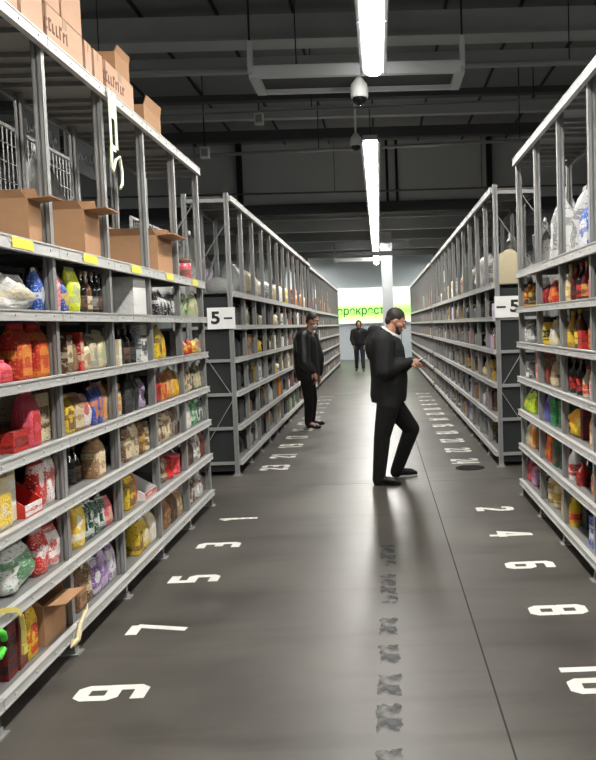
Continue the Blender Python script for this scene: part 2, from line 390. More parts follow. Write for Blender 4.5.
# ------------------------------------------------------------------ racks
LV1 = [.13, .46, .77, 1.07, 1.38, 1.69, 2.0]
LV2 = [.14, .52, .89, 1.26, 1.62, 1.98]
def shelf_mesh(bay, s):
    k = ('shelf', round(bay, 3), s)
    if k not in MESH:
        mb = MB().box(0, -s*DEP, .0, bay, .012, .018) if s > 0 else MB().box(0, DEP, .0, bay, .012, .018)
        for i in range(1, 5): mb.box(min(0, -s*DEP), max(0, -s*DEP), bay*i/5-.012, bay*i/5+.012, -.012, .012)
        mb.box(-s*DEP-.01, -s*DEP+.01, 0, bay, -.03, .012)
        MESH[k] = mb.mesh('shelf', SHELF)
    return MESH[k]
def beam_mesh(bay, s, h):
    k = ('beam', round(bay, 3), s, h)
    if k not in MESH:
        mb = MB().box(0, s*.028, .004, bay-.004, -h/2, h/2).box(s*.028, s*.032, .004, bay-.004, h/2-.008, h/2).box(s*.028, s*.032, .004, bay-.004, -h/2, -h/2+.008)
        for i in range(4):
            y = bay*(i+.5)/4
            mb.tube([(s*.028, y, 0), (s*.033, y, 0)], .006, 6)
        MESH[k] = mb.mesh('front_beam', BEAM)
    return MESH[k]
def post_mesh(h):
    k = ('post', h)
    if k not in MESH:
        mb = MB().box(-.024, -.019, -.02, .02, 0, h).box(.019, .024, -.02, .02, 0, h).box(-.019, .019, -.004, .004, 0, h)
        mb.box(-.024, -.006, -.02, -.015, 0, h).box(.006, .024, -.02, -.015, 0, h)
        z = .06
        MESH[k] = mb.mesh('post', POST)
    return MESH[k]
def foot_mesh():
    if 'foot' not in MESH: MESH['foot'] = MB().box(-.05, .05, -.045, .045, 0, .006).box(-.03, .03, -.028, .028, .006, .03).mesh('foot_plate', STEEL)
    return MESH['foot']
def rack(label, X, s, y0, nb, levels, stickers=False, end_panel=False, feet=True, back=True, top=True, bay=BAY, zt=ZT):
    """s = +1: front faces +X (left rack), shelves run to -X"""
    e = bpy.data.objects.new('shelving_rack', None); col.objects.link(e); e.location = (X, y0, 0); tag(e, label, 'rack')
    for k in range(nb+1):
        for x in (-s*.024, -s*(DEP-.024)):
            add('post', post_mesh(zt+.06), e, (x, k*bay, 0))
            if feet: add('foot_plate', foot_mesh(), e, (x, k*bay, 0))
    for k in range(nb):
        for z in levels + ([zt] if top else []):
            sh = add('shelf', shelf_mesh(bay, s), e, (0, k*bay, z))
            add('front_beam', beam_mesh(bay, s, .06 if z > 1.95 else .05), sh)
        if back: MB_back_shade(e, -s*(DEP+.012), k*bay, bay, levels)
        if stickers:
            st = add('price_sticker', sticker_mesh(s), e, (s*.0335, k*bay+bay*.5, levels[-1]))
    # side bracing on each end frame
    for k in (0, nb):
        for z0, z1 in ((.15, .85), (.85, 1.55), (2.1, 2.75)):
            a, b_ = ((-s*.03, k*bay, z0), (-s*(DEP-.03), k*bay, z1))
            if int(z0*10) % 2: a, b_ = ((-s*.03, k*bay, z1), (-s*(DEP-.03), k*bay, z0))
            MB().bar(a, b_, .022, .006).build('brace', STEEL, e)
        MB().box(min(-s*.04, -s*(DEP-.04)), max(-s*.04, -s*(DEP-.04)), k*bay-.01, k*bay+.01, zt-.04, zt).build('tie_bar', STEEL, e)
    for k in range(1, nb):      # long diagonals on the open upper tier at the back
        if k % 2 == 0 and top:
            MB().bar((-s*(DEP-.01), (k-1)*bay, 2.05), (-s*(DEP-.01), k*bay, 2.55), .02, .005).build('brace', STEEL, e)
    if end_panel:
        z1 = levels[-1]
        MB().box(min(-s*.05, -s*(DEP-.05)), max(-s*.05, -s*(DEP-.05)), .012, .016, .05, z1-.03).build('end_sheet', mat('end_sheet_dark', '#1c2020', .7), e)
        for z in levels[:-1]:
            MB().box(min(-s*.045, -s*(DEP-.045)), max(-s*.045, -s*(DEP-.045)), -.02, .0, z-.015, z+.015).build('end_rail', STEEL, e)
    return e
def MB_back_shade(e, x, y, bay, levels):  # added dark sheet: paints the shade at the back of each open bay
    k = ('back', bay, levels[-1])
    if k not in MESH: MESH[k] = MB().box(-.004, .004, .01, bay-.01, .05, levels[-1]-.03).mesh('shade_sheet', BACK_SHADE)
    add('shade_sheet', MESH[k], e, (x, y, 0))
def sticker_mesh(s):
    k = ('stk', s)
    if k not in MESH: MESH[k] = MB().box(0, s*.0012, -.11, .11, -.022, .022).mesh('price_sticker', YELLOW)
    return MESH[k]
YN = YE-6*BAY
rackL1 = rack('tall grey steel shelving rack in the left foreground, full of groceries', XL, 1, YN, 6, LV1, True)
rackR1 = rack('tall grey steel shelving rack in the right foreground, full of groceries', XR, -1, YN, 6, LV1, False)
rackL2 = rack('long grey rack behind the cross aisle on the left, with sign 5', XL, 1, Y2, 12, LV2, end_panel=True)
rackR2 = rack('long grey rack behind the cross aisle on the right, with sign 5', XR, -1, Y2, 12, LV2, end_panel=True)
rackL3 = rack('far left rack beyond the dark portal, near the banner', XL-.05, 1, Y3, 16, LV2, feet=False)
rackR3 = rack('far right rack beyond the dark portal, near the banner', XR, -1, Y3, 16, LV2, feet=False)

# number plates on the ends of the middle racks
def sign(x0, x1, z0, z1, left, label):
    e = bpy.data.objects.new('aisle_sign', None); col.objects.link(e); e.location = ((x0+x1)/2, Y2-.035, (z0+z1)/2); tag(e, label, 'sign', 'aisle number plates')
    MB().box(-(x1-x0)/2, (x1-x0)/2, -.005, .012, -(z1-z0)/2, (z1-z0)/2).build('plate', WHITE, e)
    t_ = add('number', text_mesh('5', .18, 'number', INK, .001, .006), e, (-.06 if left else .075, -.0075, 0)); t_.rotation_euler = (math.pi/2, 0, 0); t_.scale = (1.15, 1, 1)
    MB().box((.03 if left else -.12), (.12 if left else -.02), -.0075, -.005, -.012, .008).build('dash', INK, e)
a = on(207.5, 308, 1, Y2); b_ = on(236, 328.5, 1, Y2); sign(a.x, b_.x, b_.z, a.z, True, 'white number plate reading 5 on the left middle rack end')
a = on(494, 296.5, 1, Y2); b_ = on(520, 317, 1, Y2); sign(a.x, b_.x, b_.z, a.z, False, 'white number plate reading 5 on the right middle rack end')

# ------------------------------------------------------------------ floor numbers and marks
def _loop(a, b, c, d, k=.07): return ([(a, b+k), (a+k, b), (c-k, b), (c, b+k), (c, d-k), (c-k, d), (a+k, d), (a, d-k)], True)
DIG = {'0': [_loop(.1, .1, .5, .9)], '8': [_loop(.1, .1, .5, .5), _loop(.1, .5, .5, .9)],
       '1': [([(.34, 0), (.34, 1)], False), ([(.12, .74), (.34, .93)], False)],
       '2': [([(.1, .7), (.1, .83), (.17, .9), (.43, .9), (.5, .83), (.5, .62), (.14, .18)], False), ([(.04, .1), (.58, .1)], False)],
       '3': [([(.04, .9), (.43, .9), (.5, .83), (.5, .57), (.43, .5), (.2, .5)], False), ([(.43, .5), (.5, .43), (.5, .17), (.43, .1), (.04, .1)], False)],
       '4': [([(.42, 0), (.42, 1)], False), ([(.36, .95), (.08, .3), (.6, .3)], False)],
       '5': [([(.56, .9), (.1, .9), (.1, .54), (.43, .54), (.5, .47), (.5, .17), (.43, .1), (.04, .1)], False)],
       '6': [_loop(.1, .1, .5, .52), ([(.1, .42), (.1, .83), (.17, .9), (.56, .9)], False)],
       '7': [([(0, .9), (.53, .9)], False), ([(.5, .9), (.22, 0)], False)],
       '9': [_loop(.1, .48, .5, .9), ([(.5, .58), (.5, .17), (.43, .1), (.04, .1)], False)]}
WORD = dict(zip(range(1, 25), 'one two three four five six seven eight nine ten eleven twelve thirteen fourteen fifteen sixteen seventeen eighteen nineteen twenty twenty-one twenty-two twenty-three twenty-four'.split()))
def floor_number(txt, xc, yc, left, label, h=.32, wd_=.27):
    mb = MB(); ww = .7; tot = ww*len(txt)-.1
    for i, ch in enumerate(txt):
        for n_, (pts, closed) in enumerate(DIG[ch]):
            ribbon(mb, [((p[0]+i*ww-tot/2), (p[1]-.5)*1.0) for p in pts], .195, .0020+.0008*n_, closed)
    mb.v = [(x*wd_, max(-.5, min(.5, y))*h, z) for x, y, z in mb.v]
    o = mb.build('floor_number', PAINT, None, (xc, yc, 0), math.pi/2 if left else -math.pi/2)
    tag(o, label, 'floor number', 'white painted floor numbers')
for ch, py, px in (('9', 693, 115), ('7', 629, 160), ('5', 579, 196), ('3', 545.5, 221), ('1', 519, 240)):
    g = on(px, py, 2, 0); floor_number(ch, -1.245, g.y, True, 'white painted number %s on the floor beside the left front rack' % WORD[int(ch)])
for ch, py, px in (('2', 509, 496), ('4', 534, 513), ('6', 565, 533), ('8', 610, 561), ('10', 677, 590)):
    g = on(px, py, 2, 0); floor_number(ch, .93, g.y, False, 'white painted number %s on the floor beside the right front rack' % WORD[int(ch)])
for k in range(12):
    y = Y2+.44+k*BAY
    floor_number(str(23-2*k), -1.25, y, True, 'white painted number %s on the floor by the left middle rack' % WORD[23-2*k])
    floor_number(str(24-2*k), .93, y, False, 'white painted number %s on the floor by the right middle rack' % WORD[24-2*k])
WORN = bpy.data.materials.new('worn_floor_tape'); WORN.use_nodes = True
nt = WORN.node_tree; bs = nt.nodes['Principled BSDF']; bs.inputs['Roughness'].default_value = .5
tc = nt.nodes.new('ShaderNodeTexCoord'); nz = nt.nodes.new('ShaderNodeTexNoise'); nz.inputs['Scale'].default_value = 16; nz.inputs['Detail'].default_value = 6
rp = nt.nodes.new('ShaderNodeValToRGB'); rp.color_ramp.elements[0].position = .42; rp.color_ramp.elements[1].position = .6
rp.color_ramp.elements[0].color = lin('#161b1f'); rp.color_ramp.elements[1].color = lin('#33373a')
nt.links.new(tc.outputs['Object'], nz.inputs['Vector']); nt.links.new(nz.outputs[0], rp.inputs[0]); nt.links.new(rp.outputs[0], bs.inputs['Base Color'])
n3 = nt.nodes.new('ShaderNodeTexNoise'); n3.inputs['Scale'].default_value = 11; n3.inputs['Detail'].default_value = 5
r3 = nt.nodes.new('ShaderNodeValToRGB'); r3.color_ramp.elements[0].position = .40; r3.color_ramp.elements[1].position = .60
r3.color_ramp.elements[1].color = (.85, .85, .85, 1)      # flaked-off tape lets the concrete show
nt.links.new(tc.outputs['Object'], n3.inputs['Vector']); nt.links.new(n3.outputs[0], r3.inputs[0]); nt.links.new(r3.outputs[0], bs.inputs['Alpha'])
wl = ['nearest at the bottom edge', 'second from the camera', 'third from the camera', 'fourth from the camera', 'fifth from the camera', 'sixth from the camera', 'closest to the standing man']
for k, (x0, x1, ya, yb) in enumerate(((376, 404, 775, 750), (377, 403, 734, 704), (378, 402, 697, 674), (379, 400, 664, 645), (380, 398, 636, 618), (381, 398, 604, 574), (381, 396, 566, 545))):
    a = on(x0, ya, 2, 0); b_ = on(x1, yb, 2, 0); c_ = on(x1, ya, 2, 0)
    hx = (c_.x-a.x)/2; hy = (b_.y-a.y)/2; mb = MB(); n = 8; rr = random.Random(k)
    pts = []
    for i in range(n): pts.append((-hx+2*hx*i/n, -hy+rr.uniform(-.012, .02)))
    for i in range(n): pts.append((hx+rr.uniform(-.012, .008), -hy+2*hy*i/n))
    for i in range(n): pts.append((hx-2*hx*i/n, hy+rr.uniform(-.02, .012)))
    for i in range(n): pts.append((-hx+rr.uniform(-.008, .012), hy-2*hy*i/n))
    mb.v = [(x, y, .0015) for x, y in pts]; mb.f = [tuple(range(len(pts)))]; mb.sm = [False]
    o = mb.build('floor_tape', WORN, None, ((a.x+c_.x)/2, (a.y+b_.y)/2, 0))
    tag(o, 'worn blue-grey tape mark on the aisle floor, %s' % wl[k], 'floor mark', 'worn tape marks along the aisle')
g = on(470, 468, 2, 0)
dr = bpy.data.objects.new('floor_drain', None); col.objects.link(dr); dr.location = (g.x, g.y, 0); tag(dr, 'black drain cover on the floor by the right middle rack', 'drain')
MB().lathe([(.16, 0), (.16, .006), (.15, .008)], 24).build('rim', mat('drain_black', '#0c0c0c', .9), dr)
for i in range(-4, 5):
    hw = math.sqrt(.145**2-(i*.03)**2); MB().box(-hw, hw, i*.03-.008, i*.03+.008, .008, .011).build('bar', MATS['drain_black'], dr)

# ------------------------------------------------------------------ product shapes (unit size: x depth, y width, z height, front towards +x)
def sq(d, w_, z, n=16, e=.5, jx=0):
    out = []
    for i in range(n):
        t = 2*math.pi*i/n; c, s_ = math.cos(t), math.sin(t)
        out.append((math.copysign(abs(c)**e, c)*d+jx, math.copysign(abs(s_)**e, s_)*w_, z))
    return out
def protos():
    P = {}
    def crumple(rings, seed, a):
        q = random.Random(seed); ph = [q.uniform(0, 6.28) for _ in range(6)]
        return [[(x*(1+a*math.sin(5*y+ph[0]+9*z)+.5*a*q.uniform(-1, 1)), y*(1+.35*a*math.sin(11*z+ph[1])), max(0, z+(.5*a*math.sin(6*y+ph[2]) if z > .5 else 0)+(.12*a*q.uniform(-1, 1) if .05 < z < .9 else 0))) for x, y, z in r] for r in rings]
    def lp(tab, n=11, e=.5):
        out = []
        for k in range(n):
            z = tab[0][2]+(tab[-1][2]-tab[0][2])*k/(n-1); i = 0
            while i < len(tab)-2 and tab[i+1][2] < z: i += 1
            (d0, w0, z0), (d1, w1, z1) = tab[i], tab[i+1]; t = (z-z0)/(z1-z0); out.append(sq(d0+(d1-d0)*t, w0+(w1-w0)*t, z, 16, e))
        return out
    PT = [(.36, .44, 0), (.46, .5, .08), (.5, .5, .3), (.46, .5, .6), (.3, .49, .8), (.07, .48, .93)]
    ST = [(.36, .38, 0), (.47, .47, .08), (.5, .5, .35), (.46, .49, .7), (.32, .4, .9), (.1, .16, .97)]
    for v in range(4):
        nm = 'pouch' if v == 0 else 'pouch%d' % v
        P[nm] = [('body', MB().loft(crumple(lp(PT), v, (.05, .12, .16, .1)[v])).mesh('pouch_body', FILM), 'a'),
                 ('top_seal', MB().loft(crumple([sq(.06, .48, .90), sq(.03, .485, .94), sq(.045, .485, .96), sq(.02, .485, .98), sq(.03, .485, 1)], v, (.05, .12, .16, .1)[v])).mesh('pouch_seal', FILM), 'b')]
        nm = 'sack' if v == 0 else 'sack%d' % v
        P[nm] = [('body', MB().loft(crumple(lp(ST, 11, .38), v+9, .12)).mesh('sack_body', FILM), 'a'),
                 ('tied_end', MB().loft([sq(.08, .14, .93), sq(.05, .08, .97), sq(.12, .16, 1.03)]).mesh('sack_tie', FILM), 'b')]
    P['bag'] = [('body', MB().loft([sq(.46, .48, 0, 16, .25), sq(.5, .5, .05, 16, .25), sq(.5, .5, .6, 16, .25), sq(.38, .5, .76, 16, .25), sq(.1, .5, .9, 16, .25)]).mesh('bag_body', PAPER), 'a'),
                ('folded_top', MB().loft([sq(.1, .5, .9, 16, .25), sq(.12, .5, .93, 16, .25), sq(.12, .5, 1, 16, .25)]).mesh('bag_fold', PLAIN), 'd'),
                ('printed_panel', MB().loft([[(.503, -.34, .08), (.503, .34, .08), (.503, .36, .5), (.503, .2, .58), (.503, -.2, .58), (.503, -.36, .5)], [(.512, -.34, .08), (.512, .34, .08), (.512, .36, .5), (.512, .2, .58), (.512, -.2, .58), (.512, -.36, .5)]], smooth=False).mesh('bag_panel', PAPER), 'b')]
    e = .012
    P['box'] = [('body', MB().loft([[(x*(.5-i), y*(.5-i), z) for x, y in ((-1, -1), (1, -1), (1, 1), (-1, 1))] for i, z in ((e, 0), (0, e), (0, 1-e), (e, 1))], smooth=False).mesh('box_body', PAPER), 'a'),
                ('printed_panel', MB().box(.5, .507, -.42, .42, .28, .72).mesh('box_panel', PAPER), 'b'),
                ('flap_edge', MB().box(-.49, .49, -.008, .008, 1, 1.006).mesh('box_flap', PLAIN), 'd')]
    P['bottle'] = [('body', MB().lathe([(.44, 0), (.5, .02), (.5, .52), (.46, .6), (.24, .74), (.17, .82), (.17, .93)]).mesh('bottle_body', GLASS), 'a'),
                   ('cap', MB().lathe([(.19, .9), (.2, .91), (.2, .99), (.18, 1)]).mesh('bottle_cap', PLAIN), 'c'),
                   ('paper_label', MB().lathe([(.505, .12), (.51, .125), (.51, .42), (.505, .425)], 14, cap0=False, cap1=False).mesh('bottle_label', PAPER), 'b')]
    P['jar'] = [('body', MB().lathe([(.42, 0), (.49, .04), (.5, .1), (.5, .66), (.44, .78), (.38, .82)]).mesh('jar_body', GLASS), 'a'),
                ('lid', MB().lathe([(.43, .8), (.45, .81), (.45, .98), (.42, 1)]).mesh('jar_lid', PLAIN), 'c'),
                ('paper_label', MB().lathe([(.505, .16), (.51, .17), (.51, .58), (.505, .59)], 14, cap0=False, cap1=False).mesh('jar_label', PAPER), 'b')]
    P['can'] = [('body', MB().lathe([(.46, 0), (.5, .02), (.5, .05), (.48, .07), (.48, .93), (.5, .95), (.5, .98), (.46, 1), (.44, .97)]).mesh('can_body', FILM), 'a'),
                ('pull_tab', MB().box(-.12, .2, -.09, .09, .97, .985).mesh('can_tab', STEEL), None)]
    # display tray: sides cut on the slant, low front
    t = MB(); th = .03
    t.box(-.5, .5, -.5, .5, 0, th)
    for s in (-.5, .5-th):
        t.loft([[(-.5, s, th), (.5, s, th), (.5, s, .3), (-.1, s, 1), (-.5, s, 1)], [(-.5, s+th, th), (.5, s+th, th), (.5, s+th, .3), (-.1, s+th, 1), (-.5, s+th, 1)]], smooth=False)
    t.box(-.5, -.5+th, -.5+th, .5-th, th, 1)
    P['tray'] = [('body', t.mesh('tray_body', PLAIN), 'a'), ('front_lip', MB().box(.5-th, .5, -.5+th, .5-th, th, .3).mesh('tray_lip', PAPER), 'b')]
    # open kraft carton with four flaps
    b = MB(); th = .02
    b.box(-.5, .5, -.5, .5, 0, th).box(-.5, -.5+th, -.5, .5, th, 1).box(.5-th, .5, -.5, .5, th, 1).box(-.5+th, .5-th, -.5, -.5+th, th, 1).box(-.5+th, .5-th, .5-th, .5, th, 1)
    fl_ = [MB().loft([[(.5-th, -.49, 1), (.5, -.49, .985), (.5, .49, .985), (.5-th, .49, 1)], [(.80, -.48, 1.04), (.80, -.48, 1.02), (.80, .52, 1.02), (.80, .52, 1.04)]], smooth=False),
           MB().loft([[(-.5+th, -.49, 1), (-.5, -.49, 1), (-.5, .49, 1), (-.5+th, .49, 1)], [(-.48, -.48, 1.3), (-.5, -.48, 1.3), (-.5, .48, 1.3), (-.48, .48, 1.3)]], smooth=False),
           MB().loft([[(-.49, .5-th, 1), (.49, .5-th, 1), (.49, .5, 1), (-.49, .5, 1)], [(-.48, .5, 1.3), (.44, .5, 1.3), (.44, .52, 1.3), (-.48, .52, 1.3)]], smooth=False),
           MB().loft([[(-.49, -.5, 1), (.49, -.5, 1), (.49, -.5+th, 1), (-.49, -.5+th, 1)], [(-.48, -.6, 1.16), (.44, -.6, 1.16), (.44, -.58, 1.16), (-.48, -.58, 1.16)]], smooth=False)]
    P['carton'] = [('body', b.mesh('carton_body', KRAFT), None)] + [('flap', q.mesh('carton_flap', KRAFT), None) for q in fl_]
    up = [MB().loft([[(.5-th, -.49, 1), (.5, -.49, 1), (.5, .49, 1), (.5-th, .49, 1)], [(.54, -.48, 1.3), (.56, -.48, 1.3), (.56, .40, 1.34), (.54, .40, 1.34)]], smooth=False),
          MB().loft([[(-.49, .5-th, 1), (.49, .5-th, 1), (.49, .5, 1), (-.49, .5, 1)], [(-.48, .62, 1.4), (.44, .62, 1.4), (.44, .64, 1.4), (-.48, .64, 1.4)]], smooth=False), fl_[3]]
    P['openbox'] = P['carton'][:1] + [('flap', q.mesh('carton_flap', KRAFT), None) for q in up[:2]]
    # closed case with tape and printed band
    P['case'] = [('body', MB().loft([[(x*(.5-i), y*(.5-i), z) for x, y in ((-1, -1), (1, -1), (1, 1), (-1, 1))] for i, z in ((.006, 0), (0, .006), (0, .994), (.006, 1))], smooth=False).mesh('case_body', KRAFTP), None),
                 ('tape', MB().box(-.5, .5, -.06, .06, 1, 1.003).box(.5, .503, -.06, .06, .8, 1).mesh('case_tape', TAPE), None),
                 ('flap_seam', MB().box(.5, .502, -.5, .5, .0, .012).box(.5, .504, -.5, -.47, 0, 1).mesh('case_seam', TAPE), None)]
    return P
PROTO = protos()
KW = {'pouch': 'pouch', 'bag': 'paper bag', 'box': 'box', 'bottle': 'bottle', 'jar': 'jar', 'can': 'can', 'tray': 'display tray', 'carton': 'open cardboard carton', 'openbox': 'open cardboard carton', 'case': 'cardboard case', 'sack': 'bulky bag'}
KN = {'pouch': 'food_pouch', 'bag': 'paper_bag', 'box': 'grocery_box', 'bottle': 'sauce_bottle', 'jar': 'food_jar', 'can': 'food_can', 'tray': 'display_tray', 'carton': 'cardboard_carton', 'openbox': 'cardboard_carton', 'case': 'cardboard_case', 'sack': 'bulky_bag'}
KC = {'pouch': 'pouch', 'bag': 'bag', 'box': 'box', 'bottle': 'bottle', 'jar': 'jar', 'can': 'can', 'tray': 'tray', 'carton': 'carton', 'openbox': 'carton', 'case': 'carton', 'sack': 'bag'}
COL = {'red': '#c3291f', 'dark red': '#6f1d1c', 'pink': '#d9576b', 'orange': '#dd8a32', 'yellow': '#e3c02e', 'neon yellow': '#d8e22e', 'cream': '#d8cba6', 'white': '#e4e4e0',
       'grey': '#8b8d8c', 'black': '#161616', 'brown': '#6b4a34', 'kraft brown': '#a37b55', 'green': '#2f8a4a', 'dark green': '#1f4a36', 'pale green': '#a8b58a', 'blue': '#2a56b0', 'purple': '#7a4f96', 'gold': '#b8913f', 'lilac': '#c4b0d0', 'dark grey': '#3a3c3e', 'teal': '#2b7f86', 'lime': '#7cc243'}
for k_, h_ in list(COL.items()):      # inks and boards are a little duller than the names suggest
    COL[k_] = '#%02x%02x%02x' % tuple(int(int(h_[q:q+2], 16)*.96+2) for q in (1, 3, 5))
def product(kind, c1, c2, loc, dims, rz, label, group, parts=True):
    """one product: an Empty with its parts, or one mesh where it is too small to show them"""
    cols = {'a': lin(COL[c1]), 'b': lin(COL[c2]), 'c': lin(COL[c2]), 'd': lin(COL[c1])}
    src = kind if kind not in ('pouch', 'sack') else kind+R.choice(['', '1', '2', '3'])
    e = bpy.data.objects.new(KN[kind], None if parts else PROTO[src][0][1]); col.objects.link(e)
    e.location = loc; e.rotation_euler = (0, 0, rz); e.scale = dims
    tag(e, label, KC[kind], group)
    if not parts:
        e.color = cols['a']; e['ink'] = [cols['b'][0], cols['b'][1], cols['b'][2]]; return e
    for nm, me, key in PROTO[src]:
        o = bpy.data.objects.new(nm, me); col.objects.link(o); o.parent = e
        if key:
            o.color = cols[key]; other = cols['b' if key in 'ad' else 'a']; o['ink'] = [other[0], other[1], other[2]]
    return e
TIER = ['top', 'second', 'third', 'fourth', 'fifth', 'bottom']
ORD = ['first', 'second', 'third', 'fourth', 'fifth', 'sixth', 'seventh', 'eighth', 'ninth', 'tenth', 'eleventh', 'twelfth']
# size of each kind: depth, and default width and height in metres
SZ = {'pouch': (.08, .13, .2), 'bag': (.1, .14, .25), 'box': (.14, .12, .2), 'bottle': (.075, .075, .25), 'jar': (.085, .085, .15), 'can': (.08, .08, .12), 'tray': (.3, .3, .2), 'carton': (.34, .3, .2), 'sack': (.25, .25, .2)}
def fill(side, tier, items, rackword):
    """items: (kind, colour, ink, photo column of the middle, width, height, setback[, turn])"""
    s = 1 if side == 'L' else -1; X0 = XL if s > 0 else XR
    z = LV1[6-tier-1]+.0185; out = []
    split = []
    for it in items:        # wide pouches are two side by side
        if it[0] == 'pouch' and it[4] >= .16:
            for q, sg in ((0, -1), (1, 1)): split.append((it[0], it[1], it[2], it[3], it[4]*.5, it[5]*(1 if q else .93), it[6] if len(it) > 6 else .03, 0, .075, sg*s*it[4]*.25))
        else: split.append(it)
    for it in split:
        kind, c1, c2, px, w_, h = it[:6]; sb = it[6] if len(it) > 6 else .03; turn = it[7] if len(it) > 7 else 0
        d = it[8] if len(it) > 8 else SZ[kind][0]
        sb += .004 if kind not in ('tray', 'carton') else 0
        if kind in ('bottle', 'jar', 'can'): d = w_
        if kind in ('tray', 'carton', 'sack'): d = min(.4, max(d, w_*.9))
        X = X0 - s*(sb+d/2); y = y_at(px, X0-s*(sb+d*.2), z+h/2)+(it[9] if len(it) > 9 else 0)
        out.append([y, kind, c1, c2, w_, min(h, .262), d, X, turn])
    out.sort(key=lambda q: q[0])
    # keep each one inside its bay and clear of its neighbours
    bays = {}
    for q in out:
        k = max(0, min(5, int(math.floor((q[0]-YN)/BAY)))); bays.setdefault(k, []).append(q)
    for k, qs in bays.items():
        lo, hi = YN+k*BAY+.024, YN+(k+1)*BAY-.024
        tot = sum(q[4]+.006 for q in qs)
        if tot > hi-lo:
            for q in qs: q[4] *= (hi-lo)/tot*.985
        cur = lo
        for q in qs:
            q[0] = max(q[0], cur+q[4]/2+.003); cur = q[0]+q[4]/2+.003
        cur = hi
        for q in reversed(qs):
            q[0] = min(q[0], cur-q[4]/2-.003); cur = q[0]-q[4]/2-.003
        order = qs if s > 0 else list(reversed(qs))
        nbay = k-1 if s > 0 else 5-k        # left: 0 = nearest seen; right: 0 = by the cross aisle
        bw = (['nearest bay', 'second bay', 'third bay', 'fourth bay', 'bay by cross aisle'] if s > 0 else ['bay by cross aisle', 'second bay', 'third bay', 'nearest bay'])[max(0, min(nbay, 4 if s > 0 else 3))]
        for i, q in enumerate(order):
            y, kind, c1, c2, w_, h, d, X, turn = q
            lab = '%s %s, %s from left, %s tier, %s of %s front rack' % (c1, KW[kind], ORD[i], TIER[tier], bw, 'left' if s > 0 else 'right')
            product(kind, c1, c2, (X, y, z), (d, w_, h), (0 if s > 0 else math.pi)+turn+(R.uniform(-.13, .13) if kind in ('pouch', 'bag', 'box') and w_ < .15 else 0), lab, 'groceries on the %s front rack' % ('left' if s > 0 else 'right'))
